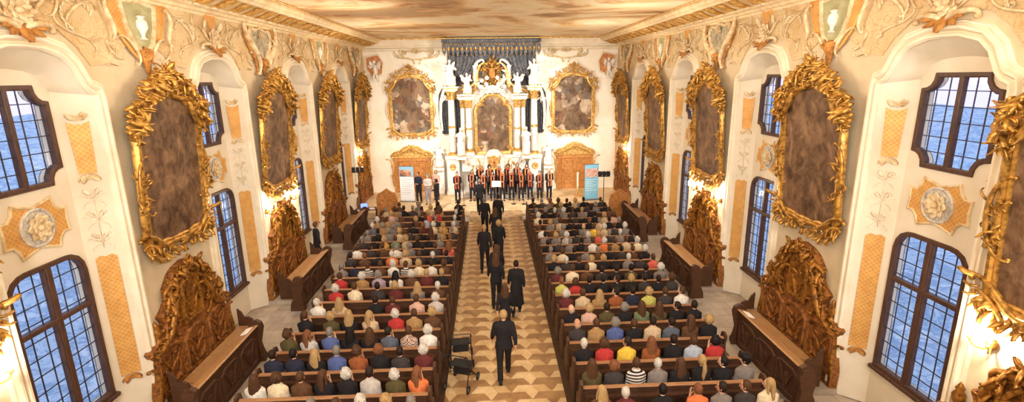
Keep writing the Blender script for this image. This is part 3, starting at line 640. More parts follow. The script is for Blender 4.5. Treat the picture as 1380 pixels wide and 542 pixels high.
PIC = ['dim brown figures', 'a pale kneeling figure', 'grey-brown drapery', 'a narrow dark scene', 'a small dark scene']
for i, (side, X, rot, sg, k, y) in enumerate(ALLP):
    lab = f'dark painting in gilded rocaille frame, {side} wall, {PNAME[k]}'
    o = P if i == 0 else dup(P)
    o.location = (X+.06*sg, y+.08, 3.63); o.rotation_euler = (0, radians(3.6), rot); tag(o, label=lab, group='framed paintings on the long walls')

# carved gilded dossals below the paintings
DOS = [(1.55, 0), (1.57, .45), (1.48, .8), (1.46, 1.3), (1.54, 1.46), (1.36, 1.56), (1.08, 1.6), (.98, 1.72), (.95, 1.95), (1.02, 2.08), (.84, 2.2), (.7, 2.36), (.7, 2.62), (.5, 2.84), (.3, 2.94), (0, 3.0)]
def make_dossal():
    rng = random.Random(11); r = empty('carved_dossal', cat='carved panel')
    m = MB(); m.plate(half_ring(DOS), .0, .1, back=True); m.sweep(half_ring(DOS), [(-.02, .1), (-.02, .15), (.03, .17), (.06, .1), (.06, 0)], True)
    m.build('back_board', WAINSCOT, r, 35)
    for sgn in (-1, 0, 1):     # three carved wainscot panels
        m = MB(); c = sgn*.98; w = .44
        out = [(c-w, .3), (c+w, .3), (c+w, 1.15), (c+w*.6, 1.3), (c, 1.36), (c-w*.6, 1.3), (c-w, 1.15)]
        m.sweep(out, [(-.06, .1), (-.05, .14), (.0, .16), (.04, .13), (.05, .1)], True)
        for q in (1, -1):
            scroll(m, c, .45, c+q*.25, .75, .028, 'C', .55, q, .11, .8); scroll(m, c+q*.05, .8, c+q*.28, 1.1, .026, 'S', .55, q, .11, .8)
            leaf(m, c+q*.05, .95, pi/2-q*.5, .24, .07, .1, .05); leaf(m, c+q*.1, .6, -pi/2+q*.6, .2, .06, .1, .05)
        leaf(m, c, .55, pi/2, .45, .1, .1, .06, 0); m.build('wainscot_panel', WAINSCOT, r, 45)
    m = MB()      # the cartouche in the middle
    out = half_ring([(.3, 1.62), (.34, 1.85), (.28, 2.3), (.3, 2.5), (.14, 2.6), (0, 2.63)])
    m.plate(out, .1, .13); m.sweep(out, [(-.03, .12), (-.03, .18), (.03, .2), (.07, .17), (.08, .1)], True)
    for q in (1, -1):
        scroll(m, q*.02, 1.7, q*.2, 2.05, .03, 'S', .55, q, .13, .8); leaf(m, q*.06, 2.1, pi/2-q*.4, .3, .08, .13, .06)
    m.build('cartouche', GOLD_DARK, r, 45)
    for sgn in (1, -1):
        m = MB()
        scroll(m, 1.0, 1.5, .6, 2.2, .07, 'S', .6, -1, .12, 1); scroll(m, 1.42, 1.35, 1.05, 1.62, .06, 'C', .65, -1, .12, 1); scroll(m, .75, 1.65, .45, 2.5, .05, 'C', .5, 1, .12, 1)
        scroll(m, .92, 1.9, .66, 2.55, .05, 'C', .55, 1, .12, 1); scroll(m, 1.55, .2, 1.5, .95, .05, 'S', .55, 1, .1, 1)
        for z in (1.75, 1.95, 2.1): m.ball((.16, .93, z), .055, 7)
        m.lathe([(.07, 1.54), (.07, 1.62), (.03, 1.66), (.09, 1.78), (.1, 1.86), (.05, 1.94), (.07, 1.98), (.03, 2.06), (.0, 2.12)], .11, 1.28, 10)
        flames(m, rng, [(1.04, 2.05), (.82, 2.22), (.72, 2.4), (.7, 2.65), (.55, 2.8)], .075, .2, .05, .09, .09, 0, .8); flames(m, rng, [(1.55, 1.2), (1.5, 1.52), (1.2, 1.6)], .09, .13, .05, .09, .07, 0, .8); cluster(m, rng, 1.15, 1.48, 1.2, .24, 5, .1); cluster(m, rng, .82, 2.2, 1.0, .28, 6, .1); cluster(m, rng, .7, 1.75, 1.8, .26, 6, .1)
        if sgn < 0: m.v = [(a, -b, c) for a, b, c in m.v]
        m.build('side_volute', GOLD_DARK, r, 180)
    m = MB()
    scroll(m, .1, 2.8, .75, 2.65, .06, 'S', .55, 1, .12, 1); flames(m, rng, [(.8, 2.6), (.6, 2.85), (.35, 2.98), (0, 3.05)], .08, .22, .05, .1, .1, 0, .8); cluster(m, rng, .35, 2.8, 1.2, .3, 7, .11)
    m.mirror_y(); shell(m, 0, 2.82, .26, .12, .1, 7); leaf(m, 0, 2.98, pi/2, .24, .08, .13, .1, 0); m.build('crest', GOLD_DARK, r, 180)
    return r
D = make_dossal(); D.location.z = .141; D.scale = (1, 1, .95)
on_walls(D, [a for a in ALLP], lambda s, k: f'brown gilded carved dossal below painting on {s} wall, {PNAME[k]}', 'carved dossals')

# choir stalls: bench against the dossal, parapet with sloping rail in front
def make_bench():
    r = empty('stall_bench', cat='bench')
    m = MB(); m.box(.33, .76, -1.45, 1.45, .43, .475, 0, .01); m.build('seat', STALL_TOP, r)
    m = MB(); m.box(.335, .7, -1.4, 1.4, .0, .429, 0, .0)
    for i in range(6): m.box(.7, .715, -1.36+i*.46, -.94+i*.46, .06, .37, 0, .006)
    m.build('seat_front', STALL, r)
    for q in (-1, 1):
        m = MB(); m.plate([(.34, 0), (.78, 0), (.76, .5), (.7, .66), (.6, .72), (.5, .7), (.44, .85), (.34, .95)], q*1.46, q*1.52, axis='y', back=True); m.build('arm_panel', STALL, r)
    return r
def make_parapet():
    r = empty('stall_parapet', cat='parapet')
    m = MB(); m.box(1.24, 1.32, -1.35, 1.35, 0, .9, 0, .01)
    for i in range(3): 
        y0 = -1.26+i*.86; out = [(y0, .14), (y0+.76, .14), (y0+.76, .68), (y0+.6, .78), (y0+.16, .78), (y0, .68)]
        m.sweep(out, [(-.05, 1.32), (-.04, 1.345), (.0, 1.35), (.03, 1.32)], True)
        m.ball((1.325, y0+.38, .46), .1, 8, 0, .3, 1, 1.6)
        for q in (1, -1): scroll(m, y0+.38, .25, y0+.38+q*.22, .65, .025, 'S', .5, q, 1.32, .6)
    m.build('front_panel', STALL, r)
    m = MB(); m.plate([(1.12, .89), (1.36, .97), (1.38, 1.0), (1.34, 1.02), (1.12, .94)], -1.42, 1.42, axis='y', back=True); m.build('desk_rail', STALL_TOP, r)
    m = MB(); m.box(1.05, 1.23, -1.3, 1.3, .42, .445); m.build('book_shelf', STALL, r)
    for q in (-1, 1):
        m = MB(); prof = [(1.0, 0), (1.42, 0), (1.46, .1), (1.4, .3), (1.36, .5), (1.42, .75), (1.46, .92), (1.42, 1.06), (1.32, 1.12), (1.2, 1.08), (1.12, .95), (1.08, .7), (1.12, .45), (1.02, .2)]
        m.plate(prof, q*1.36, q*1.47, axis='y', back=True)
        for s_ in (1.35, 1.48):
            m.tube([(1.34, q*s_, 1.0), (1.34, q*(s_+.0), 1.0)], .01, 4)
        m.tube([(1.34, q*1.34, .98), (1.34, q*1.5, .98)], .085, 10); m.tube([(1.36, q*1.34, .14), (1.36, q*1.5, .14)], .085, 10)
        m.build('end_volute', STALL, r)
    return r
B_ = make_bench(); B_.location.z = .141
on_walls(B_, [a for a in ALLP if 0 < a[4] < 4], lambda s, k: f'long wooden stall bench against the dossal on {s} wall, {PNAME[k]}', 'stall benches')
Q = make_parapet(); Q.location.z = .141
on_walls(Q, [a for a in ALLP if 0 < a[4] < 4], lambda s, k: f'dark stall parapet with pale sloping rail along {s} wall, {PNAME[k]}', 'stall parapets', -.95)

# sconces with lit bulbs beside the dossal crests of every other pier
def make_sconce():
    r = empty('wall_sconce', cat='wall lamp')
    m = MB(); m.lathe([(.0, -.1), (.05, -.06), (.07, 0), (.05, .06), (0, .1)], .03, 0, 8); cluster(m, random.Random(4), 0, 0, 1.5, .12, 3, .02); m.build('back_plate', GOLD, r, 180)
    for q in (-1, 1):
        a = [(.04, 0, -.02), (.12, q*.05, -.09), (.22, q*.12, -.06), (.26, q*.15, .02), (.26, q*.15, .05)]
        m = MB(); m.tube(a, [.014, .016, .014, .012, .012], 6); m.lathe([(.01, .04), (.045, .055), (.05, .07), (.02, .075)], .26, q*.15, 8); b = m.build('arm', GOLD, r)
        m = MB(); m.lathe([(.012, .075), (.012, .15), (.0, .152)], .26, q*.15, 8); m.build('candle', WAX, b)
        m = MB(); m.lathe([(.006, .152), (.017, .175), (.015, .2), (.0, .235)], .26, q*.15, 8); m.build('bulb', BULB, b)
    return r
SCN = make_sconce(); first = True; LAMPS = []
for side, X, rot, sg, k, y in ALLP:
    if k not in (0, 2, 4): continue
    for q, nm in ((-1, 'near'), (1, 'far')):
        if k == 4 and q == 1: continue
        loc = (X+.02*sg, y+q*1.0, 2.95); lab = f'lit two-arm gilded sconce, {nm} side of dossal crest, {side} wall, dossal {PNAME[k]}'.replace('dossal crest', 'crest')
        if first: SCN.location = loc; SCN.rotation_euler = (0, 0, rot); tag(SCN, label=lab, group='lit wall sconces'); first = False
        else: dup(SCN, loc, rot, lab)
        LAMPS.append((loc[0]+.34*sg, loc[1], loc[2]+.22, k))

# gilded lattice strips on the slanting sides of the niches
AN = atan2(DEP, .39)
def strip_mesh(h, low):
    m = MB(); w = .165
    out = [(-w, .0), (w, .0), (w, h), (w*.55, h+.05), (0, h+.02), (-w*.55, h+.05), (-w, h)] if low else [(-w*.8, 0), (w*.8, 0), (w, h), (w*.4, h-.05), (-w*.4, h-.05), (-w, h)]
    m.plate(out, .002, .022, back=False); return m.data('lattice', LATTICE, 0)
def strip_cap(h, low, top):
    m = MB(); z0 = h+.02 if top else -.02; u = 1 if top else -1
    for q in (1, -1):
        leaf(m, q*.05, z0, u*(pi/2-q*.5), .18, .05, .01, .03); scroll(m, q*.02, z0+u*.02, q*.15, z0+u*.07, .015, 'C', .55, q*u, .01, .6)
    flower(m, 0, z0+u*.04, .07, .015, 6); return m.data('leaf_cap', STUCCO if not low else OCHRE, 180)
SL = (strip_mesh(2.5, 1), (strip_cap(2.5, 1, 0),)); SU = (strip_mesh(.95, 0), (strip_cap(.95, 0, 0), strip_cap(.95, 0, 1)))
for side, X, rot, sg in SIDES:
    for k, y in enumerate(BAYS):
        for far in (1, -1):
            # middle of the slanted reveal, in world
            px = X-sg*DEP/2+sg*.0; py = y+far*(1.25+.86)/2
            # the outward normal of the reveal
            nx, ny = sg*.39, -far*DEP; ln = sqrt(nx*nx+ny*ny); nx /= ln; ny /= ln; rz = atan2(ny, nx)
            for nm, (pl, cap), z in (('long', SL, 1.25), ('short', SU, 5.38)):
                if far < 0 : where = 'near'
                else: where = 'far'
                e = empty('lattice_strip', (px+nx*.002, py+ny*.002, z), (0, 0, rz), cat='wall ornament', group='golden lattice strips',
                          label=f'{nm} golden lattice strip, {where} side of {BNAME[k]}, {side} wall')
                link('lattice', pl, e)
                for c_ in cap: link('leaf_cap', c_, e)
for side, X, rot, sg in SIDES:      # a last pair beside the altar wall
    for nm, (pl, cap), z in (('long', SL, 1.25), ('short', SU, 5.38)):
        e = empty('lattice_strip', (X, 30.16, z), (0, 0, rot), cat='wall ornament', group='golden lattice strips', label=f'{nm} golden lattice strip in the {side} corner by the altar wall')
        link('lattice', pl, e)
        for c_ in cap: link('leaf_cap', c_, e)
        bp = MB(); bp.box(0, .012, -.19, .19, -.25, (2.75 if nm == 'long' else 1.25), 0, .004); bp.build('pilaster_board', NICHE, e)

# rosette plates between upper and lower windows
def make_rosette():
    r = empty('rosette_plate', cat='wall ornament')
    out = [(0, -.33), (.2, -.38), (.36, -.43), (.4, -.3), (.5, -.2), (.62, -.2), (.6, 0)]; out = out+[(y, -z) for y, z in reversed(out[:-1])]; out = out+[(-y, z) for y, z in reversed(out[1:-1])]
    m = MB(); m.plate(out, 0, .025); m.build('lattice_plate', LATTICE, r, 0)
    m = MB(); m.sweep(out, [(-.02, .02), (0, .04), (.025, .03), (.03, 0)], True); m.build('border', STUCCO, r)
    m = MB(); m.tube([(.03, .31*cos(a*pi/12), .31*sin(a*pi/12)) for a in range(25)], .03, 6); m.lathe([(.3, .0), (.3, .03), (0, .05)], 0, 0, 20)
    m.v[-60:] = [(z, x, y) for x, y, z in m.v[-60:]]
    m.build('medallion', MARBLE_GREY, r)
    m = MB(); flower(m, 0, 0, .27, .05, 8); m.build('flower', STUCCO, r, 180); return r
RZ = make_rosette(); RZ.location.z = 4.72
first = True
for side, X, rot, sg, k, y in ALLB:
    lab = f'round flower rosette on golden lattice plate, {BNAME[k]}, {side} wall'; loc = (X-DEP*sg, y, 4.66)
    if first: RZ.location = loc; RZ.rotation_euler = (0, 0, rot); tag(RZ, label=lab, group='rosette plates'); first = False
    else: dup(RZ, loc, rot, lab)

# stucco on the wall above: keystone shells over the niches, cartouches over the paintings
def make_keystone():
    rng = random.Random(5); r = empty('stucco_keystone', cat='stucco ornament')
    m = MB()
    leaf(m, 0, 8.0, -pi/2, .42, .12, .05, .1, 0)
    for q in (1, -1): leaf(m, q*.1, 7.95, -pi/2+q*.5, .3, .08, .05, .08, .4*q); leaf(m, q*.16, 8.0, -pi/2+q*.9, .28, .07, .05, .08, .4*q)
    m.build('ochre_leaf', OCHRE, r, 180)
    m = MB(); o = half_ring([(.04, 8.52), (.24, 8.85), (.1, 9.0), (.03, 9.25), (0, 9.26)]); m.plate(o, .0, .03); m.sweep(o, [(-.02, .025), (0, .045), (.025, .04), (.03, 0)], True); m.build('ochre_diamond', LATTICE, r, 30)
    m = MB(); flower(m, 0, 8.22, .34, .05, 7)
    for q in (1, -1):
        scroll(m, q*.52, 7.99, q*.1, 7.92, .06, 'C', .85, q, .05, .9); scroll(m, q*.2, 8.1, q*.55, 8.5, .03, 'S', .6, q, .03, .8); leaf(m, q*.3, 8.4, pi/2-q*.6, .36, .09, .03, .06, .5*q)
    m.build('shell_flower', STUCCO, r, 180)
    for sgn in (1, -1):
        m = MB()
        scroll(m, .8, 8.03, 1.45, 7.75, .024, 'S', .6, 1, .01, .6); scroll(m, .95, 8.15, 1.5, 8.62, .026, 'C', .7, -1, .01, .6); scroll(m, .72, 8.25, .85, 8.75, .022, 'C', .7, 1, .01, .6); scroll(m, 1.1, 8.75, 1.6, 8.7, .02, 'C', .6, 1, .01, .6)
        for i in range(12):
            a = i*.36; leaf(m, 1.22+.33*cos(a), 8.3+.27*sin(a), a+1.2, .17, .04, .004, .03, .6)
        cluster(m, rng, 1.45, 7.75, .6, .2, 3, .01, 0, .4); cluster(m, rng, 1.0, 8.0, .3, .16, 3, .01, 0, .4)
        if sgn < 0: m.v = [(a, -b, c) for a, b, c in m.v]
        m.build('scroll_relief', STUCCO, r, 180)
    return r
KS = make_keystone()
def stand_off(proto):
    done = set()
    for c in proto.children:
        if c.data in done: continue
        done.add(c.data)
        for v in c.data.vertices: v.co.x = max(.004, v.co.x)+.034

stand_off(KS); KS.scale = (1, 1, .8); KS.location.z = 1.52; on_walls(KS, ALLB, lambda s, k: f'cream stucco shell with volutes and ochre tip above {BNAME[k]}, {s} wall', 'stucco keystones')
def make_cartouche(oval):
    rng = random.Random(8+oval); r = empty('stucco_cartouche', cat='stucco ornament')
    m = MB()
    if oval: out = half_ring([(.18, 7.7), (.34, 7.95), (.62, 8.25), (.74, 8.55), (.6, 8.78), (.3, 8.72), (0, 8.84)]); mt = GREYPAINT
    else: out = half_ring([(.12, 7.75), (.28, 7.9), (.42, 8.3), (.5, 8.8), (0, 8.85)]); mt = GREEN
    m.plate(out, .02, .05); m.build('painted_panel', mt, r, 0)
    m = MB(); m.sweep(out, [(-.03, .05), (0, .1), (.05, .1), (.08, .03)], True)
    for q in (1, -1):
        scroll(m, q*(.36 if oval else .84), 7.6 if oval else 8.05, q*(1.05 if oval else .98), 8.6, .075 if oval else .04, 'S', .5, -q, .08, 1.1); scroll(m, q*.2, 7.55, q*.55, 8.0, .05 if oval else .035, 'C', .55, -q, .06, 1)
    m.build('bracket_scroll', STUCCO, r, 180)
    for sgn in (() if oval else (1, -1)):
        m = MB(); o = [(.14, 7.5), (.36, 7.7), (.62, 8.05), (.78, 8.45), (.95, 8.85), (.6, 8.85), (.5, 8.3), (.34, 7.95), (.12, 7.72)]
        m.plate(o, .02, .04); m.sweep(o, [(-.01, .035), (0, .06), (.03, .05), (.035, .02)], True)
        if sgn < 0: m.v = [(a, -b, c) for a, b, c in m.v]
        m.build('ochre_lattice_wing', LATTICE, r, 30)
    for q in ((1, -1) if oval else ()):
        m = MB(); scroll(m, q*.45, 7.55, q*1.02, 8.5, .045, 'S', .5, -q, .03, .8); leaf(m, q*.8, 8.1, pi/2-q*.3, .3, .06, .02, .04); m.build('ochre_scroll', OCHRE, r, 180)
    m = MB(); m.lathe([(.01, 7.1), (.06, 7.2), (.1, 7.45), (.2, 7.7), (.14, 7.76), (.0, 7.8)], .06, 0, 10, 0, .7, 1); cluster(m, rng, 0, 7.5, pi/2, .28, 7, .06); m.build('pendant_cone', OCHRE, r, 180)
    m = MB()
    if not oval:
        m.lathe([(.03, 7.95), (.1, 7.98), (.04, 8.04), (.05, 8.12), (.13, 8.25), (.12, 8.4), (.06, 8.46), (.1, 8.52), (.03, 8.55)], .08, 0, 12, 0, .8, 1)
        m.build('vase_relief', MARBLE, r)
    else:
        cluster(m, rng, 0, 8.6, pi/2, .25, 5, .06); flames(m, rng, [(.3, 7.9), (.62, 8.25), (.72, 8.55)][::-1], .1, .16, .04, .04, .04); m.mirror_y(); m.build('leaf_crown', STUCCO, r, 180)
    for q in (1, -1):
        m = MB(); scroll(m, q*.7, 7.5, q*.98, 7.8, .024, 'C', .7, q, .01, .6); scroll(m, q*.75, 7.35, q*1.0, 7.4, .02, 'S', .6, q, .01, .6); cluster(m, rng, q*.85, 7.62, 1.5, .2, 3, .01, 0, .4)
        m.build('scroll_relief', STUCCO, r, 180)
    return r
CA = make_cartouche(0); CB = make_cartouche(1)
stand_off(CA); stand_off(CB)
for c_ in (CA, CB): c_.scale = (1, 1, .84); c_.location.z = 1.15
on_walls(CA, [a for a in ALLP if a[4] % 2 == 1], lambda s, k: f'stucco cartouche with green vase panel above painting {PNAME[k]}, {s} wall', 'stucco cartouches')
on_walls(CB, [a for a in ALLP if a[4] % 2 == 0], lambda s, k: f'stucco cartouche with grey oval medallion above painting {PNAME[k]}, {s} wall', 'stucco cartouches')
# low plaster reliefs on the niche walls over the windows
def niche_relief():
    m = MB(); rng = random.Random(2)
    for z in (-.42, 0, .42):
        for q in (1, -1): scroll(m, q*.04, z, q*.17, z+.07, .009, 'S', .55, q, .004, .6); scroll(m, q*.06, z-.06, q*.16, z-.15, .008, 'C', .6, -q, .004, .6); leaf(m, q*.04, z+.05, pi/2-q*.5, .15, .035, .003, .018); leaf(m, q*.14, z+.1, pi/2+q*.6, .1, .03, .003, .016)
        flower(m, 0, z+.01, .055, .006, 6)
    m.tube([(.004, .0, -.55), (.006, 0, .6)], .008, 5)
    return m.data('relief', RELIEF, 180)
NR = niche_relief()
for side, X, rot, sg in SIDES:
    for k, y in enumerate(BAYS):
        for far, w in ((1, 'far'), (-1, 'near')):
            nx, ny = sg*.39, -far*DEP; ln = sqrt(nx*nx+ny*ny); nx /= ln; ny /= ln
            for z, nm in ((4.5, 'pale'),):
                link('plaster_relief', NR, None, (X-sg*DEP/2+nx*.001, y+far*1.055+ny*.001, z), (0, 0, atan2(ny, nx)), cat='wall ornament', group='plaster reliefs in the niches', label=f'plaster leaf relief between lattice strips, {w} side of {BNAME[k]}, {side} wall')

# ------------------------------------------------------------------ altar wall (things face the camera: rotation -90 degrees)
RB = -pi/2
for q, nm in ((-1, 'left'), (1, 'right')):     # the two large paintings with their door surrounds
    P = make_painting(20+q, ALTPIC, 'sanctuary_painting', .62, .6, GOLD_BRIGHT)
    P.location = (XC+q*4.78, YB-.02, 3.82); P.rotation_euler = (0, 0, RB); P.scale = (1, 1.1, 1.06)
    tag(P, label=f'gold framed painting of swirling figures, {nm} of the high altar', group='altar wall paintings')
    # door
    r = empty('sacristy_door', (XC+q*4.92, YB, .28), (0, 0, RB), label=f'panelled brown door under carved gold pediment, {nm} of the high altar', cat='door', group='doors beside the altar'); r.scale = (1, .87, .92)
    m = MB(); m.box(.0, .1, -1.28, -1.02, 0, 2.1, 0, .01); m.box(.0, .1, 1.02, 1.28, 0, 2.1, 0, .01); m.box(0, .12, -1.3, 1.3, 2.05, 2.3, 0, .015); m.build('surround', DOORWOOD, r)
    for s in (-1, 1):
        m = MB(); m.box(.02, .06, min(0, s*1.02)+.004, max(0, s*1.02)-.004, 0, 2.05)
        for z0, z1 in ((.1, .75), (.85, 1.15), (1.25, 1.95)):
            o = [(s*.12, z0), (s*.9, z0), (s*.9, z1), (s*.12, z1)]; m.sweep(o, [(-.06, .06), (-.05, .08), (0, .09), (.03, .06)], True); 
            scroll(m, s*.3, (z0+z1)/2, s*.72, (z0+z1)/2, .03, 'S', .55, 1, .06, .6); leaf(m, s*.5, (z0+z1)/2, pi/2, (z1-z0)*.4, .08, .06, .03)
        b = m.build('door_leaf', DOORWOOD, r)
        m = MB(); m.tube([(.06, s*.06, 1.0), (.12, s*.06, 1.0), (.12, s*.18, 1.0)], .015, 6); m.build('handle', GOLD_BRIGHT, b)
    m = MB(); rng = random.Random(3)
    o = half_ring([(1.35, 2.32), (1.4, 2.42), (1.2, 2.62), (.8, 2.72), (.5, 2.95), (0, 3.06)]); m.plate(o, 0, .1); m.sweep(o, [(-.03, .1), (0, .18), (.05, .14), (.06, 0)], True)
    for s in (1, -1):
        scroll(m, s*.2, 2.9, s*.8, 2.55, .06, 'S', .6, s, .12, 1); scroll(m, s*.9, 2.6, s*1.25, 2.42, .05, 'C', .6, s, .12, 1)
        cluster(m, rng, s*.55, 2.6, 1.5, .3, 7, .1); cluster(m, rng, s*1.05, 2.5, 1.2, .25, 5, .1)
    shell(m, 0, 2.68, .28, .12, .08, 7); m.build('pediment', GOLD_BRIGHT, r, 180)
    for s in (1, -1):
        m = MB(); scroll(m, s*1.32, .5, s*1.34, 1.9, .06, 'S', .5, s, .06, 1); cluster(m, rng, s*1.34, 1.7, 1.5*1, .25, 5, .05); cluster(m, rng, s*1.34, 1.0, 1.5, .25, 4, .05); m.build('side_carving', GOLD_BRIGHT, r, 180)
    # stucco over the painting and in the corner
    r = empty('corner_stucco', (XC+q*6.75, YB, .0), (0, 0, RB), label=f'white stucco putto group on orange field, {nm} corner above altar wall', cat='stucco ornament', group='corner stucco groups'); r.scale = (1, .8, .95)
    m = MB(); o = [(-.5, 7.7), (.1, 7.45), (.5, 7.9), (.55, 8.6), (-.3, 8.75), (-.6, 8.3)]; o = [(-y*q*-1, z) for y, z in o]; m.plate(o, .01, .05); m.build('painted_field', ORANGEPAINT, r, 0)
    m = MB(); m.sweep(o, [(0, .05), (.02, .12), (.08, .12), (.1, .02)], True); cluster(m, rng, 0, 7.6, -1.5, .25, 7, .1); scroll(m, .1, 7.7, .3, 7.35, .05, 'S', .6, 1, .1, 1); m.build('scroll_border', MOULD, r, 50)
    m = MB()  # small winged figure
    m.rings([(.2, .1, 7.62, .1, .12), (.22, .1, 7.85, .14, .16), (.22, .08, 8.1, .13, .15), (.22, .06, 8.22, .05, .06)], 10); m.ball((.24, .06, 8.36), .11, 10)
    m.tube([(.22, -.05, 8.12), (.34, -.22, 8.0), (.4, -.34, 8.15)], [.05, .045, .035], 8); m.tube([(.22, .22, 8.12), (.36, .34, 7.95), (.4, .5, 8.0)], [.05, .045, .035], 8)
    m.tube([(.22, .04, 7.68), (.38, -.02, 7.5), (.36, -.06, 7.22)], [.08, .065, .04], 8); m.tube([(.22, .16, 7.68), (.4, .2, 7.55), (.42, .26, 7.28)], [.08, .065, .04], 8)
    for s in (1, -1): leaf(m, .1+s*.1, 8.05, pi/2-s*.9, .5, .14, .12, .1, .4*s)
    m.build('putto', MARBLE, r, 60)
for q, nm in ((-1, 'left'), (1, 'right')):
    m = MB(); rng = random.Random(13)
    for y in (-1.0, 1.0):
        s = 1 if y > 0 else -1
        scroll(m, y*.3, 7.85, y*1.15, 8.0, .05, 'S', .6, -s, .03, .8); scroll(m, y*.4, 8.3, y*1.1, 8.5, .05, 'C', .7, s, .03, .8); leaf(m, y*.9, 8.1, pi/2, .4, .1, .03, .06); cluster(m, rng, y*.8, 8.0, 1.5, .3, 5, .03, 0, .6)
    shell(m, 0, 8.2, .3, .04, .08, 7); scroll(m, -.9, 8.0, .9, 8.0, .04, 'C', .3, 1, .03, .8)
    m.build('stucco_relief', STUCCO, None, 180, loc=(XC+q*4.3, YB, .22), rot=(0, 0, RB), label=f'cream scroll stucco under the cornice above the painting {nm} of altar', cat='stucco ornament', group='altar wall stucco')

# high altar
A = empty('high_altar', (XC, YB, .28), (0, 0, RB), label='white and gold high altar with columns below a dark canopy', cat='altar')
rng = random.Random(21)
m = MB()      # back structure
m.plate(half_ring([(3.0, 0), (3.0, 2.2), (2.75, 2.35), (2.75, 5.4), (2.5, 6.2), (1.6, 6.3), (1.2, 7.6), (0, 8.0)]), 0, .12); m.build('back_panel', MARBLE, A)
def part_box(name, mat, boxes, parent=A, ch=.015):
    m = MB()
    for b in boxes: m.box(*b, 0, ch)
    return m.build(name, mat, parent)
part_box('altar_step', MARBLE, [(.1, 1.9, -2.1, 2.1, 0, .14), (.1, 1.65, -1.8, 1.8, .14, .28)])
part_box('altar_table', MARBLE, [(.5, 1.3, -1.35, 1.35, .28, 1.2), (.45, 1.38, -1.45, 1.45, 1.2, 1.3), (1.3, 1.33, -1.2, -.5, .4, 1.1), (1.3, 1.33, -.4, .4, .4, 1.1), (1.3, 1.33, .5, 1.2, .4, 1.1)])
part_box('predella', MARBLE, [(.1, .7, -1.9, 1.9, 1.3, 2.1), (.1, .78, -1.95, 1.95, 2.1, 2.25), (.7, .73, -1.75, -1.05, 1.4, 2.05), (.7, .73, 1.05, 1.75, 1.4, 2.05)])
m = MB()      # tabernacle
o = half_ring([(.55, 1.3), (.55, 2.0), (.45, 2.25), (.25, 2.5), (0, 2.55)]); m.plate(o, .5, 1.0); m.sweep(o, [(-.1, 1.0), (-.06, 1.05), (0, 1.06), (.05, 1.0), (.05, .5)], True); T = m.build('tabernacle', MARBLE, A)
m = MB(); o = half_ring([(.24, 1.4), (.24, 2.0), (.15, 2.2), (0, 2.26)]); m.plate(o, 1.0, 1.03); m.sweep(o, [(-.02, 1.03), (0, 1.07), (.05, 1.05), (.06, 1.0)], True)
for s in (1, -1): scroll(m, s*.3, 1.4, s*.36, 2.1, .035, 'S', .5, s, 1.02, .8); cluster(m, rng, s*.3, 2.15, 1.5, .2, 4, 1.02)
m.build('tabernacle_door', GOLD_BRIGHT, T, 180)
m = MB(); m.box(1.03, 1.06, -.022, .022, 1.55, 2.05); m.box(1.03, 1.06, -.1, .1, 1.85, 1.9); m.build('red_cross', NT('red_enamel').set(Base_Color=(*srgb(176, 48, 30), 1), Roughness=.4).m, T)
def column(y, x, z0, z1, r):
    c = MB(); h = z1-z0
    c.lathe([(r*.98, z0+.16), (r, z0+.3), (r*1.0, z0+h*.4), (r*.86, z1-.5)], x, y, 16); o = c.build('column', MARBLE, A)
    b = MB(); b.box(x-r*1.35, x+r*1.35, y-r*1.35, y+r*1.35, z0, z0+.08); b.lathe([(r*1.3, z0+.08), (r*1.35, z0+.11), (r*1.05, z0+.14), (r*1.15, z0+.17), (r, z0+.2)], x, y, 16); b.build('column_base', GOLD_BRIGHT, o)
    k = MB(); k.lathe([(r*.86, z1-.5), (r*.95, z1-.45), (r*.9, z1-.4), (r*1.0, z1-.2), (r*1.3, z1-.06)], x, y, 12); k.box(x-r*1.4, x+r*1.4, y-r*1.4, y+r*1.4, z1-.06, z1, 0, .01)
    for i in range(8):
        a = i*pi/4
        for hh, l in ((z1-.45, .2), (z1-.28, .22)):
            k.tube([(x+r*.9*cos(a), y+r*.9*sin(a), hh), (x+r*1.12*cos(a), y+r*1.12*sin(a), hh+l*.7), (x+r*1.4*cos(a), y+r*1.4*sin(a), hh+l*.8)], [.03, .04, .02], 5)
    k.build('capital', GOLD_BRIGHT, o)
    k = MB(); k.lathe([(r*.88, z0+h*.42), (r*1.06, z0+h*.43), (r*1.06, z0+h*.46), (r*.9, z0+h*.47)], x, y, 14); k.build('gilt_ring', GOLD_BRIGHT, o)
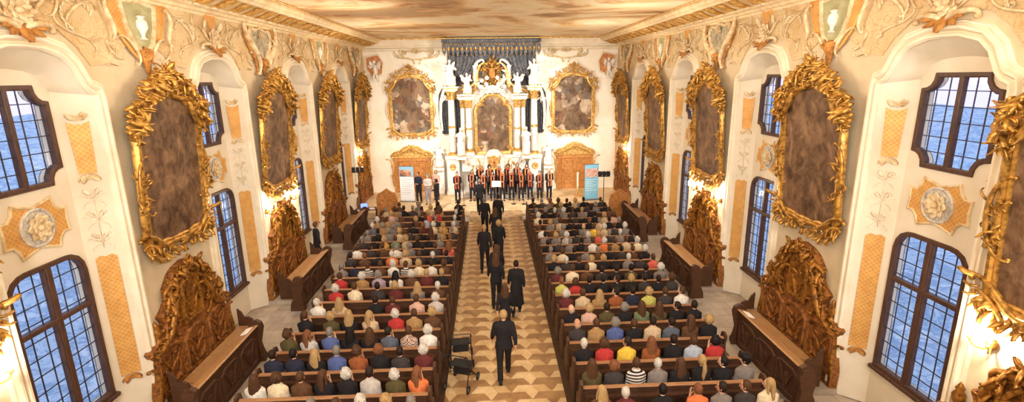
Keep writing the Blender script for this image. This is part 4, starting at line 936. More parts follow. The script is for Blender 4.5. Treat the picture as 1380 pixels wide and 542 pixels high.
for s in (1, -1):
    part_box('pedestal', MARBLE, [(.2, 1.15, s*2.4-.42, s*2.4+.42, 0, .25), (.25, 1.1, s*2.4-.36, s*2.4+.36, .25, 2.1), (.18, 1.18, s*2.4-.44, s*2.4+.44, 2.1, 2.3), (1.1, 1.13, s*2.4-.25, s*2.4+.25, .5, 1.1)])
    m = MB(); flower(m, s*2.4, 1.65, .24, 1.1, 8); m.build('pedestal_rosette', GOLD_BRIGHT, A, 180)
    part_box('outer_pedestal', MARBLE, [(.1, .9, s*3.22-.27, s*3.22+.27, 0, 1.45), (.06, 1.1, s*3.22-.3, s*3.22+.3, 1.45, 1.6)])
    part_box('statue_pedestal', MARBLE, [(.1, 1.36, s*1.9-.28, s*1.9+.28, 2.1, 2.298)])
    part_box('inner_pedestal', MARBLE, [(.1, .85, s*1.42-.28, s*1.42+.28, 2.25, 2.45)])
    column(s*2.4, .68, 2.3, 6.0, .2); column(s*1.42, .48, 2.45, 5.5, .18); column(s*1.78, .3, 2.25, 5.5, .14)
    part_box('entablature', MARBLE, [(.1, 1.05, s*2.4-.4, s*2.4+.4, 6.0, 6.16), (.1, 1.15, s*2.4-.48, s*2.4+.48, 6.16, 6.24), (.1, .8, min(s*1.1, s*2.0), max(s*1.1, s*2.0), 5.5, 5.72), (.1, 1.12, min(s*1.05, s*2.02), max(s*1.05, s*2.02), 5.72, 5.8)])
    m = MB(); scroll(m, s*2.0, 5.9, s*1.1, 6.35, .1, 'S', .6, s, .4, 1); scroll(m, s*1.05, 6.0, s*.75, 7.3, .1, 'S', .55, -s, .4, 1); cluster(m, rng, s*1.4, 6.1, 1.5, .45, 9, .4); cluster(m, rng, s*.95, 6.7, 1.4, .4, 8, .4); m.build('pediment_volute', GOLD_BRIGHT, A, 180)
    c = MB(); c.lathe([(.12, 6.35), (.1, 6.45), (.1, 7.25), (.16, 7.4)], .45, s*.98, 12); scroll(c, s*.98, 7.4, s*.6, 7.7, .07, 'C', .7, s, .45, 1); c.build('crown_pillar', MARBLE, A, 180)
    # dark draperies falling from the canopy
    def drape(pts, name):
        m = MB(); n = 22; vs = []; fs = []
        for i, (y, z, w) in enumerate(pts):
            for j in range(n+1):
                t = j/n; vs.append((.2+.09*sin(t*pi*7+i*.5)+.1*sin(t*pi), s*(y+(t-.5)*w), z))
        for i in range(len(pts)-1):
            for j in range(n): fs.append((i*(n+1)+j, i*(n+1)+j+1, (i+1)*(n+1)+j+1, (i+1)*(n+1)+j))
        m.add(vs, fs); b = len(vs); m.add([(x-.05, y, z) for x, y, z in vs], [tuple(reversed(f)) for f in fs]); o = m.build(name, DRAPE, A, 60); return o
    d = drape([(1.75, 8.25, 1.6), (1.75, 7.95, 1.6), (1.8, 7.6, 1.5), (1.95, 7.1, 1.25), (2.15, 6.7, .9), (2.4, 6.4, .6)], 'upper_drapery')
    d = drape([(2.6, 6.3, .5), (2.78, 5.8, .7), (2.82, 5.2, .75), (2.82, 4.5, .7), (2.78, 3.9, .65), (2.75, 3.5, .5)], 'side_drapery')
    d = drape([(2.02, 5.5, .4), (2.0, 4.8, .42), (2.0, 4.0, .42), (2.0, 3.0, .4), (2.0, 2.3, .4)], 'inner_drapery')
    m = MB(); m.tube([(.36, s*2.35, 6.55), (.42, s*2.62, 6.35), (.4, s*2.85, 5.9), (.38, s*3.02, 5.3), (.36, s*3.05, 4.5), (.36, s*2.98, 3.7)], [.1, .13, .1, .09, .08, .05], 8)
    cluster(m, rng, s*2.85, 5.6, -1.2, .35, 8, .35); m.build('stucco_drapery_edge', MARBLE, A, 60)
m = MB()      # the altarpiece
half = [(0, 2.4), (.9, 2.4), (.95, 2.55), (.95, 4.85), (.85, 5.05), (.62, 5.15), (.55, 5.45), (.3, 5.62), (0, 5.66)]; o = half_ring(half)
m.plate(o, .12, .2); m.build('altarpiece_canvas', ALTPIC, A, 0)
m = MB(); m.sweep(o, [(-.03, .2), (0, .3), (.05, .28), (.1, .36), (.17, .3), (.2, .12)], True)
for s in (1, -1): cluster(m, rng, s*1.0, 2.5, 1.2, .35, 7, .3); cluster(m, rng, s*.75, 5.2, 1.2, .3, 7, .3); cluster(m, rng, s*1.02, 3.9, 1.5, .22, 4, .3)
m.build('altarpiece_frame', GOLD_BRIGHT, A, 180)
m = MB(); shell(m, 0, 5.85, .32, .4, .12, 9); cluster(m, rng, .4, 5.95, 1.2, .4, 8, .4); cluster(m, rng, -.4, 5.95, 1.9, .4, 8, .4); m.build('crowning_shell', MARBLE, A, 180)
m = MB()      # gold glory with rays
for i in range(28):
    a = i*2*pi/28; L = .95 if i % 2 else .7; m.tube([(.3, .15*cos(a), 7.0+.15*sin(a)), (.34, L*cos(a)*.8, 7.0+L*sin(a))], [.05, .012], 4)
cluster(m, rng, .3, 6.4, 1.5, .45, 9, .4); cluster(m, rng, -.3, 6.4, 1.6, .45, 9, .4); cluster(m, rng, 0, 7.6, 1.5, .4, 9, .35)
for s in (1, -1): cluster(m, rng, s*.55, 7.1, 1.5, .35, 7, .35)
m.build('gold_glory', GOLD, A, 180)
m = MB(); m.rings([(.45, 0, 6.7, .1, .16), (.46, 0, 6.95, .12, .2), (.46, 0, 7.2, .1, .16), (.46, 0, 7.28, .04, .05)], 10); m.ball((.47, 0, 7.4), .1, 10)
for s in (1, -1): m.tube([(.46, s*.14, 7.2), (.5, s*.34, 7.25), (.5, s*.46, 7.45)], [.05, .04, .03], 8)
m.build('central_figure', OCHRE, A, 60)
m = MB()
for s in (1, -1):
    flames(m, rng, [(s*.5, 6.2), (s*.75, 6.5), (s*.85, 6.9), (s*.75, 7.4)], .12, .3, .08, .45, .12, 0, 1.2)
    for y, z in ((.35, 6.35), (.6, 6.55), (.3, 6.7), (.7, 6.2), (.2, 6.15)): m.ball((.5, s*y, z), .13, 8)
m.ball((.5, 0, 6.12), .2, 10); m.tube([(.45, -.35, 6.2), (.48, 0, 6.12), (.45, .35, 6.2)], .12, 8); m.build('cloud_cluster', MARBLE, A, 180)
for s in (1, -1):
    m = MB(); m.box(.1, 1.17, s*2.4-.42, s*2.4+.42, 6.1, 6.15, 0, .01); m.build('gilt_band', GOLD_BRIGHT, A)
    m = MB(); cluster(m, rng, s*1.9, 2.02, 1.5, .13, 4, 1.36); cluster(m, rng, s*2.4, 5.9, -1.5, .25, 5, .95); m.build('gilt_leaves', GOLD_BRIGHT, A, 180)
    m = MB(); flames(m, rng, [(s*.9, 1.35), (s*1.2, 1.7), (s*1.6, 1.8), (s*1.85, 2.05)], .12, .22, .06, .74, .06, 0, 1.2); scroll(m, s*.6, 1.4, s*1.0, 2.1, .05, 'S', .6, s, .72, .8); m.build('predella_carving', GOLD_BRIGHT, A, 180)
m = MB()      # canopy with lambrequin
m.box(.42, 1.3, -2.75, 2.75, 8.62, 8.8, 0, .02); m.box(.42, 1.2, -2.65, 2.65, 8.5, 8.62)
for i in range(22):
    y = -2.62+i*.2495; m.plate([(y-.11, 8.55), (y+.11, 8.55), (y+.11, 8.15), (y+.06, 8.02), (y, 7.96), (y-.06, 8.02), (y-.11, 8.15)], 1.14+.04*(i % 2), 1.2+.04*(i % 2), back=True)
cv = m.build('canopy', DRAPE, A, 20)
m = MB()
for i in range(22): y = -2.62+i*.2495; m.ball((1.21, y, 7.94), .04, 6); leaf(m, y, 8.15, pi/2, .25, .06, 1.22+.04*(i % 2), .03, 0)
for i in range(21): m.tube([(1.2, -2.5+i*.25-.12, 8.55), (1.22, -2.5+i*.25, 8.5), (1.2, -2.5+i*.25+.12, 8.55)], .03, 5)
m.build('canopy_fringe', GOLD, cv, 180)
m = MB(); m.box(.13, .18, -2.4, 2.4, 6.25, 8.2); m.build('canopy_backcloth', DRAPE, A)
# altar candles
can = empty('altar_candle', cat='candle'); m = MB(); m.lathe([(.09, 0), (.1, .03), (.03, .06), (.05, .2), (.02, .3), (.06, .42), (.06, .45)], 0, 0, 10); m.build('candlestick', GOLD_BRIGHT, can); m = MB(); m.lathe([(.025, .45), (.025, .95), (0, .97)], 0, 0, 8); m.build('candle', WAX, can)
for i, y in enumerate((-1.25, -1.0, -.75, .75, 1.0, 1.25)):
    loc = (XC+y, YB-1.1, 1.581); lab = f"tall white candle on gold stick, {['outermost', 'middle', 'innermost', 'innermost', 'middle', 'outermost'][i]} {'left' if y < 0 else 'right'} of the tabernacle"
    if i == 0: can.location = loc; tag(can, label=lab, group='altar candles')
    else: dup(can, loc, 0, lab)

# statues (robed figures carved white and gold)
def make_statue(seed, pose, h=1.75):
    rng = random.Random(seed); m = MB(); k = h/1.75
    if pose == 'stand':
        m.rings([(0, 0, 0, .22, .26), (0, .02, .3, .2, .25), (.02, 0, .7, .17, .21), (0, -.02, 1.0, .15, .2), (0, 0, 1.25, .14, .21), (0, 0, 1.42, .09, .17), (0, 0, 1.5, .05, .06), (.01, 0, 1.56, .05, .05)], 20, 0, .12, 6)
        m.tube([(0, .18, 1.38), (.1, .32, 1.12), (.3, .2, 1.2)], [.075, .065, .045], 8); m.tube([(0, -.18, 1.38), (.06, -.34, 1.2), (.2, -.46, 1.42)], [.075, .065, .04], 8)
        m.tube([(-.02, .2, 1.3), (.16, .02, .95), (.05, -.22, .75), (-.05, -.2, .3)], [.06, .08, .08, .04], 8); hz = 1.66
    else:
        m.rings([(.05, 0, 0, .32, .32), (.08, .02, .25, .3, .3), (.04, 0, .5, .24, .26), (0, 0, .75, .16, .2), (0, 0, 1.0, .14, .21), (0, 0, 1.14, .09, .16), (.02, 0, 1.22, .05, .05), (.03, 0, 1.28, .05, .05)], 20, 0, .14, 6)
        m.tube([(0, .18, 1.1), (.14, .36, .9), (.36, .3, .95)], [.075, .065, .04], 8); m.tube([(0, -.18, 1.1), (.05, -.4, 1.1), (.14, -.56, 1.35)], [.075, .06, .04], 8); m.tube([(.1, .1, .5), (.42, .14, .46), (.44, .12, .05)], [.14, .11, .07], 8); hz = 1.38
    m.ball((.03, 0, hz), .105, 12, 0, 1, .88, 1.2); m.ball((.13, 0, hz-.01), .025, 6)
    me = remesh(m, .028, 2, 'statue_figure'); 
    me.materials.append(MARBLE)
    if k != 1: me.transform(Matrix.Scale(k, 4))
    g = MB(); p = MB(); p.box(-.2, .3, -.22, .22, -.06, -.001, 0, .01)
    if pose == 'stand': g.tube([(.32*k, .2*k, .1*k), (.3*k, .2*k, 2.0*k)], .018, 6)
    else:
        for s in (1, -1):
            w = MB()
            for i in range(2): leaf(w, s*.08, 1.02*k-.12*i, pi/2-s*(1.05+.4*i), (.5-.1*i)*k, .12, .0, .03, .6*s)
            g.v, g.f, g.m = g.v+w.v, g.f+[tuple(j+len(g.v) for j in f) for f in w.f], g.m+w.m
        g.v = [(x-.2, y, z) for x, y, z in g.v]
    return me, g.data('gilded_attribute' if pose == 'stand' else 'wings', GOLD_BRIGHT if pose == 'stand' else MARBLE, 180), p.data('base', GOLD_BRIGHT, 30)
ST = make_statue(1, 'stand'); SK = make_statue(2, 'sit')
for name, (me, g, pb), x, yy, z, lab, sc in (
    ('statue', ST, -1.9, 1.12, 2.635, 'white standing saint statue between the left altar columns', .9), ('statue', ST, 1.9, 1.12, 2.635, 'white standing saint statue between the right altar columns', .9),
    ('statue', SK, -3.24, .72, 1.935, 'white kneeling figure statue on pedestal at left outer edge of altar', .86), ('statue', SK, 3.24, .72, 1.935, 'white kneeling figure statue on pedestal at right outer edge of altar', .86),
    ('statue', SK, -2.4, .82, 6.59, 'seated angel statue on top of left outer altar column', .95), ('statue', SK, 2.4, .82, 6.59, 'seated angel statue on top of right outer altar column', .95),
    ('statue', SK, -1.45, .85, 6.145, 'crouching angel statue on the entablature left of gold glory', .75), ('statue', SK, 1.45, .85, 6.145, 'crouching angel statue on the entablature right of gold glory', .75)):
    e = link(name, me, None, (XC+x, YB-yy, z), (0, 0, RB+(.35 if x < 0 else -.35)), label=lab, cat='statue', group='altar statues'); e.scale = (sc, sc if x < 0 else -sc, sc)
    link(g.name, g, e); link('statue_base', pb, e)

# ------------------------------------------------------------------ pews
PITCH = .886; Y0 = 8.93; LP = 3.7
def make_pew():
    r = empty('church_pew', cat='pew')
    h = LP/2
    m = MB(); m.box(-h, h, -.022, .018, .22, .9, 0, .006); m.build('backrest', PEW, r)
    m = MB(); m.box(-h, h, -.075, .03, .9, .935, 0, .012); m.build('top_rail', PEW_TOP, r)
    m = MB(); m.box(-h, h, .02, .43, .42, .452, 0, .008); m.build('seat', PEW, r)
    m = MB(); m.box(-h+.04, h-.04, -.19, -.076, .77, .79); m.box(-h+.04, h-.04, -.2, -.19, .77, .815); m.build('book_ledge', PEW, r)
    m = MB(); m.box(-h+.06, h-.06, -.165, -.05, .15, .185, 0, .006); m.build('kneeler', PEW, r)
    prof = [(-.07, 0), (.44, 0), (.46, .08), (.42, .2), (.45, .36), (.43, .5), (.34, .6), (.22, .66), (.15, .76), (.14, .92), (.1, 1.02), (.0, 1.05), (-.09, 1.0), (-.1, .9), (-.06, .8), (-.08, .5)]
    for s in (-1, 1):
        m = MB(); m.plate(prof, s*h, s*(h+.05), axis='y', back=True); m.v = [(b, a, c) for a, b, c in m.v]
        m.tube([(s*(h-.006), .02, .97), (s*(h+.06), .02, .97)], .06, 10)
        o = m.build('end_panel', PEW, r)
    return r
PW = make_pew(); first = True
CL, CRX = -3.19, 3.59
def ordn(i): return ['first','second','third','fourth','fifth','sixth','seventh','eighth','ninth','tenth','eleventh','twelfth','thirteenth','fourteenth','fifteenth','sixteenth','seventeenth','eighteenth','nineteenth'][i]
for nm, cx in (('left', CL), ('right', CRX)):
    for k in range(-1, 18 if nm == 'right' else 17):
        lab = f'dark wooden church pew, {ordn(k+1)} from the bottom of the {nm} block'
        loc = (cx, Y0+PITCH*k, 0)
        if first: PW.location = loc; tag(PW, label=lab, group='pews'); first = False
        else: dup(PW, loc, 0, lab)

# ------------------------------------------------------------------ people
from mathutils import noise as MN
def skin_mesh(V, E, sub=1):
    """V: {name: ((x,y,z), r)}; E: [(a,b)]; grown with a Skin modifier rooted at the pelvis"""
    names = list(V); ix = {n: i for i, n in enumerate(names)}
    me = bpy.data.meshes.new('b'); me.from_pydata([V[n][0] for n in names], [(ix[a], ix[b]) for a, b in E], [])
    o = bpy.data.objects.new('b', me); COL.objects.link(o); o.modifiers.new('s', 'SKIN'); 
    d = me.skin_vertices[0].data
    for i, n in enumerate(names): d[i].radius = (V[n][1], V[n][1]); d[i].use_root = (n == 'pelvis')
    if sub: q = o.modifiers.new('u', 'SUBSURF'); q.levels = sub; q.render_levels = sub
    r = evaluated(o); bpy.data.objects.remove(o); bpy.data.meshes.remove(me); return r
def add_hand(V, E, s, wrist, fdir, nrm, wr, curl=.5):
    f = Vector(fdir).normalized(); n = Vector(nrm); n = (n-f*n.dot(f)).normalized(); side = f.cross(n).normalized()*s
    W = Vector(V[wrist][0]); k = f'h{s}'
    V[k+'p'] = (tuple(W+f*.045), .021); E.append((wrist, k+'p'))
    for i, (o, L, r) in enumerate(((.028, .068, .0085), (.010, .078, .009), (-.009, .072, .0085), (-.027, .056, .0075))):
        b = W+f*.088+side*o; m1 = b+f*L*.5+n*L*.12*curl; t = m1+f*L*.42-n*(-L*.35*curl)
        V[f'{k}{i}b'] = (tuple(b), r*1.15); V[f'{k}{i}m'] = (tuple(m1), r); V[f'{k}{i}t'] = (tuple(t), r*.8)
        E += [(k+'p', f'{k}{i}b'), (f'{k}{i}b', f'{k}{i}m'), (f'{k}{i}m', f'{k}{i}t')]
    b = W+f*.035+side*.03+n*.008; m1 = b+f*.028+side*.02+n*.012; t = m1+f*.03+side*.004+n*.01
    V[k+'tb'] = (tuple(b), .0115); V[k+'tm'] = (tuple(m1), .0105); V[k+'tt'] = (tuple(t), .008)
    E += [(k+'p', k+'tb'), (k+'tb', k+'tm'), (k+'tm', k+'tt')]
def head_parts():
    m = MB(); b = MB(); b.ball((0, 0, 0), 1, 16, 0)
    out = []
    for x, y, z in b.v:
        px, py, pz = x*.074, y*.094, z*.118
        if z < -.05:
            t = min(1, (-.05-z)/.95); px *= 1-.38*t; py = py*(1-.12*t)+.014*t
        if y > .5 and .05 < z < .3: py += .004
        if y < 0 and z > -.3: py *= 1.04
        out.append((px, py, pz))
    m.add(out, b.f, 0)
    m.tube([(0, .088, .02), (0, .1, -.008), (0, .108, -.026), (0, .092, -.034)], [.008, .011, .014, .008], 6, 0)
    for s in (-1, 1):
        m.ball((s*.075, -.005, -.008), .028, 8, 0, .35, .6, 1); m.ball((s*.029, .083, .012), .011, 6, 1, 1.1, .7, .8); m.tube([(s*.014, .091, .032), (s*.03, .09, .037), (s*.046, .078, .03)], .005, 5, 1)
    m.tube([(-.024, .08, -.062), (0, .089, -.06), (.024, .08, -.062)], [.004, .007, .004], 6, 2)
    return m
HEADM = head_parts()
def build_body(J, yaw, head, fd, nr, curl=.5):
    """J: joint dict with every joint of both sides"""
    V = dict(J); E = [('pelvis', 'waist'), ('waist', 'chest'), ('chest', 'neck'), ('neck', 'skull')]
    for s in ('L', 'R'):
        E += [('chest', 'sh'+s), ('sh'+s, 'el'+s), ('el'+s, 'wr'+s), ('pelvis', 'hip'+s), ('hip'+s, 'kn'+s), ('kn'+s, 'an'+s), ('an'+s, 'to'+s)]
    for s, k in ((1, 'R'), (-1, 'L')): add_hand(V, E, s, 'wr'+k, fd[k], nr[k], .02, curl)
    me = skin_mesh(V, E)
    m = MB(); m.mesh(me); 
    h = MB(); h.v = HEADM.v[:]; h.f = HEADM.f[:]; h.m = HEADM.m[:]; h.xf(Matrix.Translation(head) @ Matrix.Rotation(yaw, 4, 'Z'))
    m.v, m.f, m.m = m.v+h.v, m.f+[tuple(i+len(m.v) for i in f) for f in h.f], m.m+h.m
    d = m.data('person_body', [SKIN, EYE, LIP], 60); bpy.data.meshes.remove(me); return d
POSES = {}
def seated(name, arms='r', yaw=0, lean=0.0, female=False):
    w = .93 if female else 1.0; J = {}
    J['pelvis'] = ((0, .22, .58), .1); J['waist'] = ((0, .21, .78), .1); J['chest'] = ((0, .2, .97), .1); J['neck'] = ((0, .205, 1.12), .05); J['skull'] = ((0, .225, 1.2), .05)
    fd = {}; nr = {}
    for s, k in ((1, 'R'), (-1, 'L')):
        J['sh'+k] = ((s*.15*w, .2, 1.03), .05)
        if arms == 'c':
            J['el'+k] = ((s*.17*w, .27, .8), .038); J['wr'+k] = ((s*.05, .43, .98), .026); fd[k] = (-s*.12, .35, .9); nr[k] = (-s, 0, 0)
        else:
            J['el'+k] = ((s*.175*w, .22, .78), .038); J['wr'+k] = ((s*.1, .45, .66), .026); fd[k] = (-s*.35, .9, -.15); nr[k] = (0, -.1, -1)
        J['hip'+k] = ((s*.085, .26, .555), .075); J['kn'+k] = ((s*.1, .62, .545), .055); J['an'+k] = ((s*.1, .6, .1), .036); J['to'+k] = ((s*.11, .68, .04), .03)
    head = Vector((0, .225, 1.25))
    body = build_body(J, yaw, head, fd, nr)
    m = MB(); m.rings([(0, .22, .47, .16*w, .14), (0, .215, .6, .165*w, .135), (0, .2, .8, .16*w, .125), (0, .2, .97, .185*w, .12), (0, .2, 1.06, .165*w, .1), (0, .2, 1.11, .1, .08), (0, .205, 1.15, .068, .068)], 16)
    for s, k in ((1, 'R'), (-1, 'L')):
        a, b_, c = (Vector(J[j+k][0]) for j in ('sh', 'el', 'wr')); m.tube([a+Vector((-s*.04, 0, .02)), a+Vector((s*.005, 0, -.01)), a.lerp(b_, .5), b_, b_.lerp(c, .5), c-(c-b_)*.06], [.06, .064, .056, .052, .047, .04], 8)
    jk = remesh(m, .026, 3, 'jacket_mesh')
    POSES[name] = dict(body=body, jacket=jk, head=head, yaw=yaw)
for nm, ar, yw in (('r', 'r', 0), ('c', 'c', 0), ('tl', 'r', 1.0), ('tr', 'c', -.75), ('ql', 'r', .3), ('qr', 'r', -.35)): seated(nm, ar, yw)
m = MB()
for s in (1, -1):
    m.tube([(s*.07, .14, .56), (s*.085, .26, .557), (s*.1, .6, .548), (s*.1, .64, .5), (s*.1, .61, .3), (s*.1, .6, .12)], [.088, .092, .075, .07, .066, .06], 10)
m.ball((0, .2, .57), .13, 10, 0, 1.25, .9, .8); m.v = [(x, y, max(.455, z) if y < .44 else z) for x, y, z in m.v]
TROU_SIT = remesh(m, .03, 2, 'trousers_mesh')
TROU_SIT.transform(Matrix.Translation((0, 0, .004)))
m = MB()
for s in (1, -1): m.tube([(s*.1, .57, .05), (s*.105, .66, .045), (s*.11, .74, .032)], [.042, .045, .03], 8); m.box(s*.1-.035, s*.1+.035, .54, .74, .002, .02)
SHOE_SIT = m.data('shoes_mesh', [RUBBER], 60)
def standing(name, stride=0.0, arms='side', yaw=0, coat='jacket', head_tilt=0):
    J = {}; J['pelvis'] = ((0, 0, .95), .085); J['waist'] = ((0, .0, 1.12), .1); J['chest'] = ((0, 0, 1.3), .105); J['neck'] = ((0, -.01, 1.48), .05); J['skull'] = ((0, .015, 1.56), .05)
    fd = {}; nr = {}
    for s, k in ((1, 'R'), (-1, 'L')):
        sw = stride*s
        J['sh'+k] = ((s*.165, 0, 1.4), .055)
        if arms == 'side': J['el'+k] = ((s*.225, -sw*.3-.02, 1.13), .042); J['wr'+k] = ((s*.235, -sw*.75+.06, .9), .028); fd[k] = (0, .15-sw*.3, -1); nr[k] = (-s, .1, 0)
        else: J['el'+k] = ((s*.2, .0, 1.12), .042); J['wr'+k] = ((s*.07, .25, 1.1), .028); fd[k] = (-s*.8, .4, .1); nr[k] = (0, -.6, .5)
        J['hip'+k] = ((s*.085, sw*.05, .9), .07); J['kn'+k] = ((s*.095, sw*.55+.03, .5), .055); J['an'+k] = ((s*.1, sw*1.0, .09+max(0, -sw)*.15), .038); J['to'+k] = ((s*.11, sw*1.0+.13, .04+max(0, -sw)*.02), .03)
    head = Vector((0, .02, 1.61))
    body = build_body(J, yaw, head, fd, nr)
    zb = {'jacket': .8, 'long': .32, 'shirt': .9}[coat]
    m = MB(); rr = [(0, 0, 1.0, .165, .125), (0, 0, 1.14, .155, .115), (0, 0, 1.3, .18, .125), (0, 0, 1.4, .165, .105), (0, -.005, 1.46, .1, .08), (0, -.005, 1.5, .066, .066)]
    rr = ([(0, 0, zb, .2 if coat != 'long' else .23, .15 if coat != 'long' else .21)] if coat != 'shirt' else [(0, 0, .9, .17, .13)])+rr
    m.rings(rr, 18, 0, .05 if coat == 'long' else 0, 5)
    for s, k in ((1, 'R'), (-1, 'L')):
        a, b_, c = (Vector(J[j+k][0]) for j in ('sh', 'el', 'wr')); m.tube([a+Vector((-s*.05, 0, .02)), a, a.lerp(b_, .5), b_, b_.lerp(c, .5), c-(c-b_)*.05], [.064, .072, .062, .056, .05, .043], 8)
    jk = remesh(m, .026, 3, 'jacket_mesh')
    m = MB()
    for s, k in ((1, 'R'), (-1, 'L')):
        h, kn, an = (Vector(J[j+k][0]) for j in ('hip', 'kn', 'an')); m.tube([h+Vector((0, 0, .06)), h, h.lerp(kn, .5), kn, kn.lerp(an, .5), an+Vector((0, 0, -.01))], [.1, .105, .088, .07, .066, .064], 10)
    m.ball((0, 0, .93), .14, 10, 0, 1.2, .95, .9); tr = remesh(m, .026, 2, 'trousers_mesh')
    m = MB()
    for s, k in ((1, 'R'), (-1, 'L')):
        a = Vector(J['an'+k][0]); l = a.z-.09; m.tube([(a.x, a.y-.03, .05+l), (a.x, a.y+.06, .045+l*.7), (a.x+s*.01, a.y+.16, .032+l*.1)], [.042, .046, .03], 8); m.box(a.x-.036, a.x+.036, a.y-.06, a.y+.15, .001+l*.6, .02+l*.6)
    POSES[name] = dict(body=body, jacket=jk, trousers=tr, shoes=m.data('shoes_mesh', [RUBBER], 60), head=head, yaw=yaw)
standing('walk', .27); standing('walk2', -.24); standing('walklong', .2, 'side', 0, 'long'); standing('stand', .03); standing('choir', .03, 'front', 0, 'shirt'); standing('choirl', .03, 'front', .35, 'shirt'); standing('bend', .1, 'front')
def hairmesh(style):
    rng = random.Random(hash(style) % 1000 if False else ord(style)); m = MB()
    def blob(c, r, amp=0, fr=18, n=16):
        b = MB(); b.ball((0, 0, 0), 1, n); vs = []
        for x, y, z in b.v:
            k = 1+amp*MN.noise(Vector((x, y, z))*fr*.15+Vector((3.1*ord(style), 0, 0))); vs.append((c[0]+x*r[0]*k, c[1]+y*r[1]*k, c[2]+z*r[2]*k))
        m.add(vs, b.f)
    if style == 's': blob((0, -.018, .022), (.084, .097, .118), .08)
    elif style == 'c':
        blob((0, -.026, .018), (.105, .108, .13), .24, 24)
        for i in range(22):
            a = rng.uniform(0, 2*pi); z = rng.uniform(-.5, 1); q = sqrt(max(0, 1-z*z)); x, y = q*cos(a), q*sin(a)
            if y > .35 and z < .6: continue
            m.ball((x*.1, -.026+y*.102, .018+z*.124), .026, 6)
    elif style == 'b': blob((0, -.022, -.032), (.08, .09, .06), .05)
    else:
        blob((0, -.02, .022), (.088, .1, .122), .1)
        if style == 'l':
            m.rings([(0, -.06, .06, .075, .05), (0, -.075, -.05, .1, .06), (0, -.085, -.15, .115, .052), (0, -.095, -.25, .11, .045), (0, -.095, -.33, .08, .035), (0, -.095, -.37, .03, .02)], 12, 0, .08, 6)
            for s in (1, -1): m.tube([(s*.075, .0, .03), (s*.088, -.005, -.08), (s*.09, -.01, -.18), (s*.08, -.02, -.26)], [.022, .03, .026, .01], 6)
        if style == 'p': m.ball((0, -.125, .04), .03, 8); m.tube([(0, -.125, .04), (0, -.15, -.03), (.01, -.15, -.14), (-.01, -.145, -.26), (0, -.14, -.36)], [.024, .042, .05, .04, .012], 8)
        if style == 'u': m.ball((0, -.1, .085), .045, 8)
        if style == 'k':
            m.lathe([(.1, .035), (.108, .05), (.105, .1), (.07, .15), (0, .16)], 0, -.01, 14); m.tube([(-.05, .08, .05), (0, .125, .045), (.05, .08, .05)], [.01, .02, .01], 6)
    return m.data('hair_mesh', HAIR, 60)
HS = {k: hairmesh(k) for k in 'scblpuk'}
HC = {'white': (228,218,200), 'grey': (150,138,124), 'blonde': (204,160,98), 'brown': (98,62,36), 'dark': (52,34,24), 'black': (34,26,24), 'ginger': (148,88,50), 'pale': (214,172,136), 'tan': (150,110,74), 'auburn': (120,66,40)}
CC = {'black': (38,34,36), 'navy': (44,46,66), 'blue': (84,100,160), 'slate': (92,98,112), 'paleblue': (176,186,200), 'white': (238,228,212), 'cream': (240,216,172), 'beige': (214,180,136), 'tan': (178,132,76), 'brown': (104,66,40), 'rust': (164,86,40), 'orange': (244,120,58), 'red': (206,52,48), 'coral': (236,96,74), 'burgundy': (110,44,42), 'olive': (92,78,42), 'green': (112,128,86), 'lime': (204,196,84), 'yellow': (246,196,48), 'gold': (214,156,68), 'grey': (134,122,114), 'lightgrey': (200,188,176), 'charcoal': (66,58,56), 'lilac': (176,150,164), 'pink': (222,170,144), 'striped': (226,214,200), 'checked': (226,196,170)}
SKINS = [(226,178,144), (214,162,126), (232,190,158), (204,150,116)]
def mute(c, f=.82): g = .3*c[0]+.55*c[1]+.15*c[2]; return tuple(g*.92+(v-g*.92)*f for v in c)
CC = {k: mute(v) for k, v in CC.items()}; HC = {k: mute(v, .85) for k, v in HC.items()}
lin = {k: srgb(*v) for k, v in CC.items()}; hlin = {k: srgb(*v) for k, v in HC.items()}; sk = [srgb(*v) for v in SKINS]
PROTO = {}
def person(pose, hair, hcol, coat, loc, rotz, label, group, scale=1.0, trousers=(44,40,42), scarf=None):
    P = POSES[pose]; seat = 'trousers' not in P
    r = link('person', P['body'], None, loc, (0, 0, rotz), label=label, cat='person', group=group, color=random.choice(sk)); r.scale = scale if isinstance(scale, tuple) else (scale,)*3
    h = link('hair' if hair != 'k' else 'hat', HS[hair], r, P['head'], (0, 0, P['yaw']), color=hlin[hcol], label=('bald head with thin hair' if hair == 'b' else f'{hcol} hair'))
    mat = CLOTH_STRIPE if coat == 'striped' else CLOTH_CHECK if coat == 'checked' else CLOTH
    me = P['jacket']
    if not me.materials: me.materials.append(CLOTH)
    j = link('jacket', me, r, color=lin[coat], label=f'{coat} jacket')
    if mat is not CLOTH: j.material_slots[0].link = 'OBJECT'; j.material_slots[0].material = mat
    t = P.get('trousers', TROU_SIT)
    if not t.materials: t.materials.append(CLOTH)
    link('trousers', t, r, color=srgb(*trousers)); link('shoes', P.get('shoes', SHOE_SIT), r)
    if scarf: link('scarf', SCARF, r, color=srgb(*scarf), label='orange scarf')
    return r
m = MB(); m.tube([(.1*cos(a*pi/8), -.005+.09*sin(a*pi/8), 1.465+.015*cos(a*pi/4)) for a in range(17)], .03, 8)
for s in (1, -1): m.tube([(s*.085, .06, 1.45), (s*.085, .135, 1.34), (s*.075, .15, 1.15), (s*.07, .15, .95), (s*.07, .15, .78)], [.028, .032, .034, .034, .03], 8, sq=.45, up=(0, 1, 0))
SCARF = m.data('scarf_mesh', CLOTH, 60)
HD = {'s': 'short-haired', 'c': 'curly-haired', 'l': 'long-haired', 'p': 'ponytailed', 'u': 'bun-haired', 'b': 'bald', 'k': 'capped'}
rs = random.Random(17)
